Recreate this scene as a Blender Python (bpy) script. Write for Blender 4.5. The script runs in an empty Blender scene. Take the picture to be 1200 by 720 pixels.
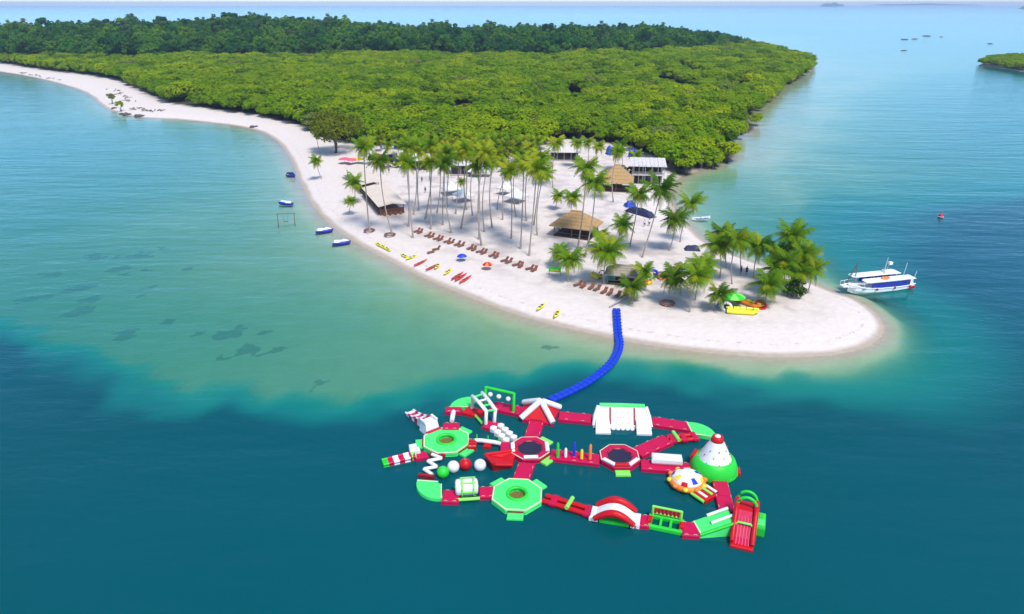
import bpy, bmesh, math, random
import numpy as np
from mathutils import Matrix, Vector, noise as mnoise
random.seed(7); np.random.seed(7)
R = math.radians
scene = bpy.context.scene
col = scene.collection

# ------------------------------------------------------------------ camera
CAM_H = 50.0; FPX = 826.0; PITCH = math.atan(356.0 / FPX)
cam_d = bpy.data.cameras.new('camera'); cam = bpy.data.objects.new('camera', cam_d); col.objects.link(cam)
cam_d.sensor_width = 36.0; cam_d.lens = 36.0 * FPX / 1200.0
cam_d.clip_start = 0.5; cam_d.clip_end = 60000
cam.location = (0, 0, CAM_H); cam.rotation_euler = (math.pi / 2 - PITCH, 0, 0)
scene.camera = cam
# ------------------------------------------------------------------ sky, sun, exposure
SUN_EL = R(60); SUN_AZ = math.atan2(-0.86, 0.50)          # direction towards the sun, seen from above (behind, to the right)
world = bpy.data.worlds.new('World'); scene.world = world; world.use_nodes = True
wn = world.node_tree; bg = wn.nodes['Background']
sky = wn.nodes.new('ShaderNodeTexSky'); sky.sky_type = 'NISHITA'; sky.sun_disc = False
sky.sun_elevation = SUN_EL; sky.sun_rotation = math.pi / 2 - SUN_AZ
sky.air_density = .8; sky.dust_density = .4; sky.ozone_density = 3.0
wn.links.new(sky.outputs[0], bg.inputs[0]); bg.inputs[1].default_value = 0.15
sd = bpy.data.lights.new('sun', 'SUN'); sd.energy = 2.4; sd.angle = R(14); sd.color = (1.0, 0.955, 0.89)
sun = bpy.data.objects.new('sun', sd); col.objects.link(sun)
sdir = Vector((math.cos(SUN_EL) * math.cos(SUN_AZ), math.cos(SUN_EL) * math.sin(SUN_AZ), math.sin(SUN_EL)))
sun.rotation_euler = sdir.to_track_quat('Z', 'Y').to_euler(); sun.location = sdir * 300
vs = scene.view_settings; vs.view_transform = 'Standard'; vs.look = 'None'; vs.gamma = 1; vs.use_curve_mapping = False; vs.exposure = 0.80
scene.cycles.max_bounces = 6; scene.cycles.transparent_max_bounces = 6; scene.cycles.diffuse_bounces = 2
scene.cycles.glossy_bounces = 2; scene.cycles.volume_bounces = 0; scene.cycles.transmission_bounces = 2

# ------------------------------------------------------------------ where a point of the photograph stands on the ground
FW = Vector((0, math.cos(PITCH), -math.sin(PITCH))); UP = Vector((0, math.sin(PITCH), math.cos(PITCH)))
def ray(px, py): return FW + Vector((1, 0, 0)) * ((px - 600) / FPX) + UP * ((360 - py) / FPX)
def W(px, py, z=0.0):
    d = ray(px, py); t = (z - CAM_H) / d.z
    return Vector((d.x * t, d.y * t, z))
def Wy(px, py, y):                                          # the point of that ray at ground distance y
    d = ray(px, py); t = y / d.y
    return Vector((d.x * t, y, CAM_H + d.z * t))
def W2(p): v = W(p[0], p[1]); return (v.x, v.y)

# ------------------------------------------------------------------ coastline
def spline(pts, n=5):
    out = []; P = [pts[0]] + list(pts) + [pts[-1]]
    for i in range(1, len(P) - 2):
        p0, p1, p2, p3 = (np.array(P[i + k], float) for k in (-1, 0, 1, 2))
        for k in range(n):
            t = k / n
            out.append(tuple(0.5 * (2 * p1 + (p2 - p0) * t + (2 * p0 - 5 * p1 + 4 * p2 - p3) * t * t + (3 * p1 - p0 - 3 * p2 + p3) * t ** 3)))
    out.append(tuple(pts[-1])); return out
west = [(-150, 70), (-60, 77), (0, 84), (50, 93), (100, 108), (126, 127), (160, 137), (220, 141), (290, 150), (322, 163), (340, 185), (352, 212), (368, 242),
        (396, 270), (440, 297), (500, 327), (560, 352), (620, 373), (680, 388), (740, 401), (800, 410), (860, 416), (920, 419), (975, 416),
        (1015, 407), (1035, 391), (1030, 371), (1004, 352), (978, 343), (955, 333), (925, 322), (890, 310), (855, 297), (830, 286), (814, 272), (800, 257),
        (789, 242), (787, 225), (797, 208), (830, 197), (858, 184), (852, 166), (882, 152), (874, 136), (898, 119), (914, 102), (942, 87), (952, 79), (930, 69),
        (902, 61), (872, 53), (856, 45)]
shore = [W2(p) for p in spline(west, 5)]
shore += [(250, 1180), (100, 1450), (-400, 1600), (-1600, 1700), (-2200, 1300), (-1600, 800)]
shelf_px = [(-320, 300), (-120, 335), (0, 362), (60, 385), (150, 425), (220, 448), (300, 463), (380, 471), (440, 462), (500, 446), (560, 436), (620, 428), (690, 424), (760, 429),
            (830, 436), (900, 440), (960, 440), (1012, 432), (1047, 413), (1058, 392), (1047, 368), (1018, 345), (985, 325), (960, 295), (948, 262), (930, 235),
            (915, 205), (925, 175), (960, 140), (1000, 108), (1060, 85), (1150, 72), (1300, 60)]
shelf = [W2(p) for p in spline(shelf_px, 3)] + [(2500, 3200), (-2800, 3200), (-2600, 500)]
mang_px = [(-150, 60), (-60, 69), (0, 76), (60, 85), (110, 91), (142, 97), (168, 110), (196, 124), (240, 130), (300, 139), (350, 150), (385, 166), (425, 174), (450, 177), (500, 185), (560, 187), (620, 187),
           (637, 178), (650, 168), (690, 168), (706, 172), (735, 177), (775, 190), (788, 208), (797, 207.5), (830, 196.5), (858, 183.5), (852, 165.6), (882, 151.6), (874, 135.6), (898, 118.7), (914, 101.7), (942, 86.8), (952, 78.8),
           (928, 69), (900, 61), (870, 53), (853, 45.5)]
mang = [W2(p) for p in mang_px] + [(240, 1170), (90, 1400), (-400, 1550), (-1500, 1600), (-1500, 830)]
def sdf(poly, X, Y):                                        # signed distance, + inside
    P = np.array(poly); Q = np.roll(P, -1, 0)
    X = np.asarray(X, float); Y = np.asarray(Y, float); sh = X.shape; x = X.ravel(); y = Y.ravel()
    d2 = np.full(x.shape, 1e18); ins = np.zeros(x.shape, bool)
    for (ax, ay), (bx, by) in zip(P, Q):
        ex, ey = bx - ax, by - ay; L = ex * ex + ey * ey + 1e-9
        t = np.clip(((x - ax) * ex + (y - ay) * ey) / L, 0, 1)
        d2 = np.minimum(d2, (x - ax - t * ex) ** 2 + (y - ay - t * ey) ** 2)
        if ay != by:
            c = ((ay > y) != (by > y)) & (x < ex * (y - ay) / (by - ay) + ax); ins ^= c
    d = np.sqrt(d2); return np.where(ins, d, -d).reshape(sh)
def sst(a, b, x): t = np.clip((x - a) / (b - a), 0, 1); return t * t * (3 - 2 * t)
def vnoise(X, Y, s, seed=0):                                # smooth value noise in numpy
    x = X / s + seed * 17.3; y = Y / s + seed * 9.1
    xi = np.floor(x).astype(int); yi = np.floor(y).astype(int); fx = x - xi; fy = y - yi
    fx = fx * fx * (3 - 2 * fx); fy = fy * fy * (3 - 2 * fy)
    def h(a, b): v = np.sin(a * 127.1 + b * 311.7 + seed * 74.7) * 43758.5453; return v - np.floor(v)
    return (h(xi, yi) * (1 - fx) + h(xi + 1, yi) * fx) * (1 - fy) + (h(xi, yi + 1) * (1 - fx) + h(xi + 1, yi + 1) * fx) * fy
UPX = np.array([-1500, -700, -560, -250, 0, 120, 200, 260, 300, 330, 1000]); UPY = np.array([650, 650, 650, 655, 680, 715, 780, 850, 925, 1010, 1200])
def upland_d(X, Y): return Y - np.interp(X, UPX, UPY) - 55 * (vnoise(X, Y, 45, 21) - .5) - 30 * (vnoise(X, Y, 16, 22) - .5)
HX = np.array([-1200, -700, -420, -300, -150, 0, 120, 200, 270, 400]); HH = np.array([1, 1.5, 8, 14, 3, 1.5, 1.5, 1, .3, 0])
POND = [((W2((786, 100))[0] * .95, W2((786, 100))[1] - 34), 9, 58), ((W2((807, 86))[0] * .95, W2((807, 86))[1] - 38), 10, 64), ((W2((673, 112))[0] * .95, W2((673, 112))[1] - 28), 6, 46)]
def land_h(X, Y, d=None):
    if d is None: d = sdf(shore, X, Y)
    h = 1.15 * sst(-2.0, 9, d) + 0.45 * sst(8, 60, d) - .09 * (1 - sst(0, 2, d))
    h = h + np.interp(X, HX, HH) * sst(-10, 130, Y - np.interp(X, UPX, UPY)) * sst(0, 60, d)
    return h
def sea_depth(X, Y, d=None):
    if d is None: d = sdf(shore, X, Y)
    o = np.maximum(-d, 0); s = sdf(shelf, X, Y)
    tip = sst(30, 60, X) * sst(190, 150, Y)
    s = s + ((vnoise(X, Y, 16, 1) - .5) * 6 + (vnoise(X, Y, 4, 2) - .5) * 4.5) * (1 - .75 * tip) - .8 * tip
    near = 0.11 * np.minimum(o, 6) + 0.036 * np.clip(o - 6, 0, 14) + 0.014 * np.clip(o - 20, 0, 40) + 0.010 * np.clip(o - 60, 0, 220)
    near = near * (1 + .5 * tip); near = near * (1 - .55 * sst(60, 90, X) * sst(165, 200, Y))
    near = near + (vnoise(X, Y, 30, 3) - .5) * 0.35 * sst(4, 25, o)
    east = sst(40, 110, X) * sst(125, 235, Y)
    out = np.maximum(-s, 0)
    far = np.where(out > 0, out * (0.75 - .45 * tip) * np.power(.030, east), 0)
    return np.clip(near + np.minimum(far, 11 - 7.5 * sst(60, 180, X) * sst(120, 230, Y)), 0.0, 14)
def gz(x, y): return float(land_h(np.array([x]), np.array([y]))[0])
def GP(px, py):
    z = 1.3
    for _ in range(4):
        p = W(px, py, z); dd = float(sdf(shore, np.array([p.x]), np.array([p.y]))[0])
        z = float(land_h(np.array([p.x]), np.array([p.y]), np.array([dd]))[0]) if dd > 0 else 0.0
    return W(px, py, z)

# ------------------------------------------------------------------ materials
M = {}
def nt_new(name):
    m = bpy.data.materials.new(name); m.use_nodes = True; nt = m.node_tree
    return m, nt, nt.nodes['Principled BSDF'], nt.nodes['Material Output']
def mixc(nt, fac, a, b, mode='MIX'):
    n = nt.nodes.new('ShaderNodeMix'); n.data_type = 'RGBA'; n.blend_type = mode
    for sock, v in ((n.inputs[0], fac), (n.inputs[6], a), (n.inputs[7], b)):
        if isinstance(v, (int, float)): sock.default_value = v
        elif isinstance(v, tuple): sock.default_value = (*v[:3], 1)
        else: nt.links.new(v, sock)
    return n.outputs[2]
def math_n(nt, op, a, b=None, clamp=False):
    n = nt.nodes.new('ShaderNodeMath'); n.operation = op; n.use_clamp = clamp
    for s, v in zip(n.inputs, (a, b)):
        if v is None: continue
        if isinstance(v, (int, float)): s.default_value = v
        else: nt.links.new(v, s)
    return n.outputs[0]
def ramp(nt, v, a, b):
    n = nt.nodes.new('ShaderNodeMapRange'); n.inputs[1].default_value = a; n.inputs[2].default_value = b
    n.interpolation_type = 'SMOOTHSTEP'; nt.links.new(v, n.inputs[0]); return n.outputs[0]
def noise_n(nt, scale, detail=3, coord='Object', vec=None, stretch=None):
    n = nt.nodes.new('ShaderNodeTexNoise'); n.inputs['Scale'].default_value = scale; n.inputs['Detail'].default_value = detail
    if vec is None:
        tc = nt.nodes.new('ShaderNodeTexCoord'); vec = tc.outputs[coord]
    if stretch:
        mp = nt.nodes.new('ShaderNodeMapping'); mp.inputs['Scale'].default_value = stretch[:3]
        if len(stretch) > 3: mp.inputs['Rotation'].default_value = (0, 0, stretch[3])
        nt.links.new(vec, mp.inputs[0]); vec = mp.outputs[0]
    nt.links.new(vec, n.inputs['Vector']); return n.outputs[0]
def simple(name, c, rough=.6, var=.15, scale=2.0, bump=0.0, coat=0.0, spec=.5, rnd=0.0):
    m, nt, p, out = nt_new(name)
    f = noise_n(nt, scale, 4)
    cc = mixc(nt, f, tuple(x * (1 - var) for x in c), tuple(min(1, x * (1 + var)) for x in c))
    if rnd:
        oi = nt.nodes.new('ShaderNodeObjectInfo')
        cc = mixc(nt, math_n(nt, 'MULTIPLY', oi.outputs['Random'], rnd), cc, tuple(x * .45 for x in c))
    nt.links.new(cc, p.inputs['Base Color']); p.inputs['Roughness'].default_value = rough
    p.inputs['Specular IOR Level'].default_value = spec
    if coat: p.inputs['Coat Weight'].default_value = coat; p.inputs['Coat Roughness'].default_value = .15
    if bump:
        b = nt.nodes.new('ShaderNodeBump'); b.inputs['Strength'].default_value = bump; b.inputs['Distance'].default_value = .05
        nt.links.new(noise_n(nt, scale * 6, 3), b.inputs['Height']); nt.links.new(b.outputs[0], p.inputs['Normal'])
    M[name] = m; return m
def vinyl(name, c):                                         # welded PVC sheet: slightly glossy, faintly soiled and quilted
    m, nt, p, out = nt_new(name)
    f = ramp(nt, noise_n(nt, .55, 4), .35, .75)
    cc = mixc(nt, math_n(nt, 'MULTIPLY', f, .35), c, tuple(x * .72 + .006 for x in c))
    nt.links.new(cc, p.inputs['Base Color']); p.inputs['Roughness'].default_value = .45; p.inputs['Specular IOR Level'].default_value = .28
    b = nt.nodes.new('ShaderNodeBump'); b.inputs['Strength'].default_value = .35; b.inputs['Distance'].default_value = .12
    nt.links.new(noise_n(nt, 1.3, 2), b.inputs['Height']); nt.links.new(b.outputs[0], p.inputs['Normal'])
    M[name] = m
vinyl('crimson', (.51, .0004, .056)); vinyl('red', (.52, .002, .008)); vinyl('green', (.07, .70, .15)); vinyl('deep_green', (.02, .55, .035))
vinyl('white_vinyl', (.72, .71, .69)); vinyl('pale', (.62, .66, .42)); vinyl('blue', (.01, .04, .52)); vinyl('yellow', (.80, .58, .02)); vinyl('orange', (.80, .22, .03))
vinyl('dock_blue', (.008, .045, .48)); vinyl('lime', (.22, .70, .10)); vinyl('dark_red', (.25, .01, .02)); vinyl('kayak_yellow', (.80, .72, .03)); vinyl('kayak_red', (.62, .05, .04))
simple('tramp', (.012, .010, .035), .7, .3, 3); simple('net', (.16, .11, .02), .8, .4, 4)
simple('wood', (.20, .11, .065), .75, .35, 3, .3); simple('teak', (.22, .075, .045), .6, .3, 4); simple('greywood', (.34, .30, .27), .8, .3, 2, .3)
simple('darkwood', (.05, .032, .026), .8, .3, 2); simple('canvas', (.62, .52, .42), .85, .12, .5, .2); simple('white_cloth', (.70, .69, .66), .8, .06, 1)
simple('roof_tin', (.58, .53, .49), .6, .2, .8, .2); simple('interior_shade', (.025, .02, .022), .9, .3, 1); simple('tarp_blue', (.012, .05, .42), .55, .25, 1.5, .5)  # the near-black colour paints the shade inside open house fronts
simple('cover_navy', (.015, .018, .07), .6, .4, 2, .5); simple('boat_white', (.80, .80, .80), .3, .05, 1, 0, .3); simple('boat_blue', (.015, .03, .30), .45, .3, 1.2)
simple('metal', (.35, .36, .37), .4, .15, 3); simple('rope', (.12, .11, .10), .8, .2, 5); simple('lifering', (.80, .25, .06), .5, .1, 3)
simple('teal_box', (.02, .24, .20), .5, .2, 2); simple('skin', (.36, .20, .13), .55, .05, 3); simple('hair', (.02, .015, .012), .6, .1, 5)
simple('cloth_dark', (.03, .03, .05), .8, .2, 5); simple('cloth_red', (.45, .03, .05), .8, .2, 5); simple('cloth_white', (.7, .7, .7), .8, .1, 5); simple('cloth_blue', (.03, .07, .3), .8, .2, 5)
simple('rock', (.075, .065, .06), .85, .4, 1.2, .5); simple('pink', (.65, .10, .16), .6, .1, 2)
simple('trunk_palm', (.33, .27, .23), .85, .30, 1.6, .4); simple('trunk_mang', (.10, .075, .06), .9, .35, 2, .4)
def thatch_mat():
    m, nt, p, out = nt_new('thatch')
    f = noise_n(nt, 2.2, 5, stretch=(1, 1, .25)); g = noise_n(nt, .35, 3)
    a = mixc(nt, f, (.30, .165, .055), (.56, .34, .13)); a = mixc(nt, math_n(nt, 'MULTIPLY', g, .45), a, (.28, .20, .13))
    nt.links.new(a, p.inputs['Base Color']); p.inputs['Roughness'].default_value = .9
    b = nt.nodes.new('ShaderNodeBump'); b.inputs['Strength'].default_value = .8; b.inputs['Distance'].default_value = .12
    nt.links.new(noise_n(nt, 5, 4), b.inputs['Height']); nt.links.new(b.outputs[0], p.inputs['Normal']); M['thatch'] = m
thatch_mat()
simple('thatch_grey', (.30, .255, .20), .9, .35, 2.5, .8)
def leaf_mat(name, c0, c1, c2, trans=.25, patch=.012, rough=.65):
    m, nt, p, out = nt_new(name)
    oi = nt.nodes.new('ShaderNodeObjectInfo')
    big = ramp(nt, noise_n(nt, patch, 3, vec=oi.outputs['Location']), .35, .68)
    a = mixc(nt, oi.outputs['Random'], c0, c1); a = mixc(nt, math_n(nt, 'MULTIPLY', big, .7), a, c2)
    wn_ = nt.nodes.new('ShaderNodeTexWhiteNoise'); wn_.noise_dimensions = '3D'; nt.links.new(oi.outputs['Location'], wn_.inputs['Vector'])
    a = mixc(nt, math_n(nt, 'MULTIPLY', ramp(nt, wn_.outputs[0], .82, .90), .75), a, tuple(x * .62 for x in c2))
    a = mixc(nt, math_n(nt, 'MULTIPLY', ramp(nt, wn_.outputs[0], .030, .010), .55), a, (.20, .17, .10))
    f = noise_n(nt, .9, 3); a = mixc(nt, f, mixc(nt, .28, a, (0, 0, 0)), a)
    nt.links.new(a, p.inputs['Base Color']); p.inputs['Roughness'].default_value = rough; p.inputs['Specular IOR Level'].default_value = .08
    if trans:
        t = nt.nodes.new('ShaderNodeBsdfTranslucent'); nt.links.new(a, t.inputs[0])
        mx = nt.nodes.new('ShaderNodeMixShader'); mx.inputs[0].default_value = trans
        nt.links.new(p.outputs[0], mx.inputs[1]); nt.links.new(t.outputs[0], mx.inputs[2]); nt.links.new(mx.outputs[0], out.inputs[0])
    M[name] = m
leaf_mat('leaf_mangrove', (.24, .40, .0005), (.45, .54, .0005), (.13, .30, .002), .38, .02)
leaf_mat('leaf_upland', (.026, .165, .018), (.17, .34, .010), (.012, .10, .026), .28, .03)
leaf_mat('leaf_broad', (.15, .18, .008), (.20, .20, .012), (.12, .17, .008))
leaf_mat('leaf_shrub', (.06, .12, .015), (.11, .16, .012), (.05, .10, .02))
leaf_mat('frond_young', (.15, .31, .008), (.26, .38, .008), (.11, .26, .010), .42, .05, .45)
leaf_mat('frond_old', (.34, .42, .010), (.46, .46, .016), (.27, .36, .010), .42, .05, .45)

# ------------------------------------------------------------------ mesh builder and tagging
ORG = {}
def inset(poly, d):
    n = len(poly); out = []
    for i in range(n):
        p0 = Vector(poly[i - 1][:2]); p1 = Vector(poly[i][:2]); p2 = Vector(poly[(i + 1) % n][:2])
        e1 = (p1 - p0).normalized(); e2 = (p2 - p1).normalized()
        n1 = Vector((-e1.y, e1.x)); n2 = Vector((-e2.y, e2.x)); b = n1 + n2
        k = d / max(.35, (1 + n1.dot(n2))); out.append((p1.x + b.x * k, p1.y + b.y * k))
    return out
class MB:
    def __init__(s, loc=(0, 0, 0), rz=0.0): s.frame(loc, rz); s.v = []; s.f = []; s.sm = []
    def frame(s, loc=(0, 0, 0), rz=0.0): s.X = Matrix.Translation(Vector(loc)) @ Matrix.Rotation(rz, 4, 'Z'); return s
    def add(s, vs_, fs, sm=False):
        k = len(s.v); s.v += [tuple(s.X @ Vector(p)) for p in vs_]; s.f += [tuple(i + k for i in f) for f in fs]; s.sm += [sm] * len(fs); return s
    def box(s, c, size, rot=None):
        x, y, z = (a / 2 for a in size); m = Matrix.Translation(Vector(c))
        if rot: m = m @ Matrix.Rotation(rot[2], 4, 'Z') @ Matrix.Rotation(rot[1], 4, 'Y') @ Matrix.Rotation(rot[0], 4, 'X')
        vv = [m @ Vector((i * x, j * y, k * z)) for k in (-1, 1) for i, j in ((-1, -1), (1, -1), (1, 1), (-1, 1))]
        return s.add(vv, [(3, 2, 1, 0), (4, 5, 6, 7), (0, 1, 5, 4), (1, 2, 6, 5), (2, 3, 7, 6), (3, 0, 4, 7)])
    def hexa(s, b, t):                                       # bottom quad, top quad
        return s.add(list(b) + list(t), [(3, 2, 1, 0), (4, 5, 6, 7), (0, 1, 5, 4), (1, 2, 6, 5), (2, 3, 7, 6), (3, 0, 4, 7)])
    def pillow(s, poly, z0, z1, r=.12):
        a = sum(poly[i - 1][0] * poly[i][1] - poly[i][0] * poly[i - 1][1] for i in range(len(poly)))
        if a < 0: poly = poly[::-1]
        n = len(poly); rings = [(r, z0), (.25 * r, z0 + .35 * r), (0, z0 + r), (0, z1 - r), (.25 * r, z1 - .35 * r), (r, z1)]
        vv = []; ff = []
        for d, z in rings: vv += [(x, y, z) for x, y in inset(poly, d)]
        for k in range(len(rings) - 1):
            for i in range(n): j = (i + 1) % n; ff.append((k * n + i, k * n + j, k * n + n + j, k * n + n + i))
        ff.append(tuple(range(n))[::-1]); ff.append(tuple(range((len(rings) - 1) * n, len(rings) * n)))
        return s.add(vv, ff)
    def pbox(s, c, size, r=.12, rz=0):                       # soft-edged box: centre of the base, size
        x, y, z = size; ca, sa = math.cos(rz), math.sin(rz)
        poly = [(c[0] + ca * i * x / 2 - sa * j * y / 2, c[1] + sa * i * x / 2 + ca * j * y / 2) for i, j in ((-1, -1), (1, -1), (1, 1), (-1, 1))]
        return s.pillow(poly, c[2], c[2] + z, min(r, z * .45))
    def tube(s, pts, rad, n=8, closed=False, caps=True):
        pts = [Vector(p) for p in pts]; m = len(pts); vv = []; ff = []
        rad = [rad] * m if isinstance(rad, (int, float)) else rad
        for i, p in enumerate(pts):
            a = pts[i - 1] if (i or closed) else p; b = pts[(i + 1) % m] if (i < m - 1 or closed) else p
            t = (b - a).normalized(); ref = Vector((0, 0, 1)) if abs(t.z) < .9 else Vector((1, 0, 0))
            u = t.cross(ref).normalized(); w = t.cross(u)
            for k in range(n): q = 2 * math.pi * k / n; vv.append(p + (u * math.cos(q) + w * math.sin(q)) * rad[i])
        for i in range(m if closed else m - 1):
            for k in range(n):
                a = i * n + k; b = i * n + (k + 1) % n; c = ((i + 1) % m) * n + (k + 1) % n; d = ((i + 1) % m) * n + k; ff.append((a, b, c, d))
        s.add(vv, ff, True)
        if caps and not closed: s.add(vv[:n], [tuple(range(n))]); s.add(vv[-n:], [tuple(range(n))[::-1]])
        return s
    def lathe(s, prof, n=24, c=(0, 0, 0), a0=0.0, a1=2 * math.pi, sm=True):
        vv = []; ff = []; full = abs(a1 - a0 - 2 * math.pi) < 1e-6; cols = n if full else n + 1
        for r, z in prof:
            for k in range(cols): q = a0 + (a1 - a0) * k / n; vv.append((c[0] + r * math.cos(q), c[1] + r * math.sin(q), c[2] + z))
        for i in range(len(prof) - 1):
            for k in range(n):
                j = (k + 1) % cols; ff.append((i * cols + k, i * cols + j, (i + 1) * cols + j, (i + 1) * cols + k))
        return s.add(vv, ff, sm)
    def ball(s, c, r, n=16, m=10):
        r = (r, r, r) if isinstance(r, (int, float)) else r
        vv = [(c[0], c[1], c[2] - r[2])]; ff = []
        for i in range(1, m):
            p = -math.pi / 2 + math.pi * i / m
            vv += [(c[0] + r[0] * math.cos(p) * math.cos(2 * math.pi * k / n), c[1] + r[1] * math.cos(p) * math.sin(2 * math.pi * k / n), c[2] + r[2] * math.sin(p)) for k in range(n)]
        vv.append((c[0], c[1], c[2] + r[2])); L = len(vv) - 1
        for k in range(n):
            j = (k + 1) % n; ff.append((0, 1 + j, 1 + k)); ff.append((L, L - n + k, L - n + j))
            for i in range(m - 2): a = 1 + i * n; ff.append((a + k, a + j, a + n + j, a + n + k))
        return s.add(vv, ff, True)
    def build(s, name, mat, parent=None):
        me = bpy.data.meshes.new(name); o0 = ORG.get(parent.name, Vector((0, 0, 0))) if parent else Vector((0, 0, 0))
        me.from_pydata([tuple(Vector(p) - o0) for p in s.v], [], s.f); me.polygons.foreach_set('use_smooth', s.sm); me.update()
        me.materials.append(M[mat] if isinstance(mat, str) else mat)
        o = bpy.data.objects.new(name, me); col.objects.link(o)
        if parent: o.parent = parent; ORG[o.name] = o0
        return o
def tag(o, label, cat, group=None, kind=None):
    o['label'] = label; o['category'] = cat
    if group: o['group'] = group
    if kind: o['kind'] = kind
    return o
def thing(name, label, cat, loc=(0, 0, 0), group=None):
    o = bpy.data.objects.new(name, None); col.objects.link(o); o.location = loc; o.empty_display_size = .3
    ORG[o.name] = Vector(loc); return tag(o, label, cat, group)
def link_copy(src, parent=None, loc=None, rot=None, scale=None):
    c = src.copy(); col.objects.link(c); c.parent = parent
    if loc is not None: c.location = loc
    if rot is not None: c.rotation_euler = rot
    if scale is not None: c.scale = scale
    return c
def ordn(i): return ('first second third fourth fifth sixth seventh eighth ninth tenth eleventh twelfth thirteenth fourteenth fifteenth sixteenth seventeenth eighteenth nineteenth twentieth '
                     'twenty-first twenty-second twenty-third twenty-fourth twenty-fifth twenty-sixth twenty-seventh twenty-eighth twenty-ninth thirtieth').split()[i]

# ------------------------------------------------------------------ the setting: ground, sea
def axis(parts):
    out = [parts[0][0]]
    for a, b, st in parts:
        n = max(1, int(round((b - a) / st))); out += [a + (b - a) * (k + 1) / n for k in range(n)]
    return np.array(out)
xs = axis([(-2600, -900, 170), (-900, -460, 14), (-460, -190, 5), (-190, 190, 1.25), (190, 320, 4), (320, 900, 20), (900, 2600, 170)])
ys = axis([(-400, 20, 60), (20, 90, 3.5), (90, 330, 1.25), (330, 520, 3.2), (520, 1250, 8), (1250, 3200, 130)])
def grid_obj(name, xs, ys, Z, attrs, mat):
    nx, ny = len(xs), len(ys); X, Y = np.meshgrid(xs, ys)
    co = np.stack([X, Y, Z], -1).reshape(-1, 3).astype(np.float32)
    idx = np.arange(nx * ny).reshape(ny, nx)
    q = np.stack([idx[:-1, :-1], idx[:-1, 1:], idx[1:, 1:], idx[1:, :-1]], -1).reshape(-1, 4).astype(np.int32)
    me = bpy.data.meshes.new(name); me.vertices.add(len(co)); me.vertices.foreach_set('co', co.ravel())
    me.loops.add(q.size); me.loops.foreach_set('vertex_index', q.ravel()); me.polygons.add(len(q))
    me.polygons.foreach_set('loop_start', np.arange(0, q.size, 4, dtype=np.int32))
    me.polygons.foreach_set('use_smooth', np.ones(len(q), bool)); me.update(calc_edges=True); me.validate()
    for k, v in attrs.items(): a = me.attributes.new(k, 'FLOAT', 'POINT'); a.data.foreach_set('value', v.ravel().astype(np.float32))
    me.materials.append(mat); o = bpy.data.objects.new(name, me); col.objects.link(o); return o
def ground_mat():
    m, nt, p, out = nt_new('ground')
    geo = nt.nodes.new('ShaderNodeNewGeometry'); sx = nt.nodes.new('ShaderNodeSeparateXYZ'); nt.links.new(geo.outputs['Position'], sx.inputs[0]); z = sx.outputs[2]
    def at(n): a = nt.nodes.new('ShaderNodeAttribute'); a.attribute_name = n; return a.outputs['Fac']
    n1 = noise_n(nt, .09, 5); n2 = noise_n(nt, .8, 5); n3 = noise_n(nt, .22, 4)
    dry = mixc(nt, n2, (.57, .49, .435), (.71, .625, .56)); trod = mixc(nt, n2, (.34, .285, .26), (.54, .465, .425))
    c = mixc(nt, math_n(nt, 'MULTIPLY', ramp(nt, n3, .42, .68), math_n(nt, 'MULTIPLY', at('trod'), .85)), dry, trod)
    wet = mixc(nt, n2, (.34, .27, .20), (.46, .385, .30))
    zz = math_n(nt, 'ADD', z, math_n(nt, 'MULTIPLY', math_n(nt, 'SUBTRACT', n1, .5), .25))
    c = mixc(nt, ramp(nt, zz, .30, .06), c, wet)
    wr = math_n(nt, 'MULTIPLY', math_n(nt, 'MULTIPLY', ramp(nt, zz, .50, .55), ramp(nt, zz, .63, .58)), ramp(nt, noise_n(nt, 1.3, 5), .50, .66))
    c = mixc(nt, math_n(nt, 'MULTIPLY', wr, .28), c, (.16, .11, .08))
    sub = mixc(nt, n3, (.46, .40, .25), (.62, .55, .36)); c = mixc(nt, ramp(nt, zz, .0, -.5), c, sub)
    c = mixc(nt, math_n(nt, 'MULTIPLY', ramp(nt, math_n(nt, 'ADD', math_n(nt, 'MULTIPLY', noise_n(nt, .75, 5), .9), math_n(nt, 'MULTIPLY', at('seagrass'), .55)), .72, .90), math_n(nt, 'MULTIPLY', ramp(nt, at('seagrass'), .02, .3), .55)), c, (.05, .075, .045)); c = mixc(nt, at('veg'), c, (.050, .045, .028))
    nt.links.new(c, p.inputs['Base Color']); p.inputs['Roughness'].default_value = .9; p.inputs['Specular IOR Level'].default_value = .2
    b = nt.nodes.new('ShaderNodeBump'); b.inputs['Strength'].default_value = .5; b.inputs['Distance'].default_value = .3
    nt.links.new(noise_n(nt, 1.1, 5), b.inputs['Height']); nt.links.new(b.outputs[0], p.inputs['Normal']); return m
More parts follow.
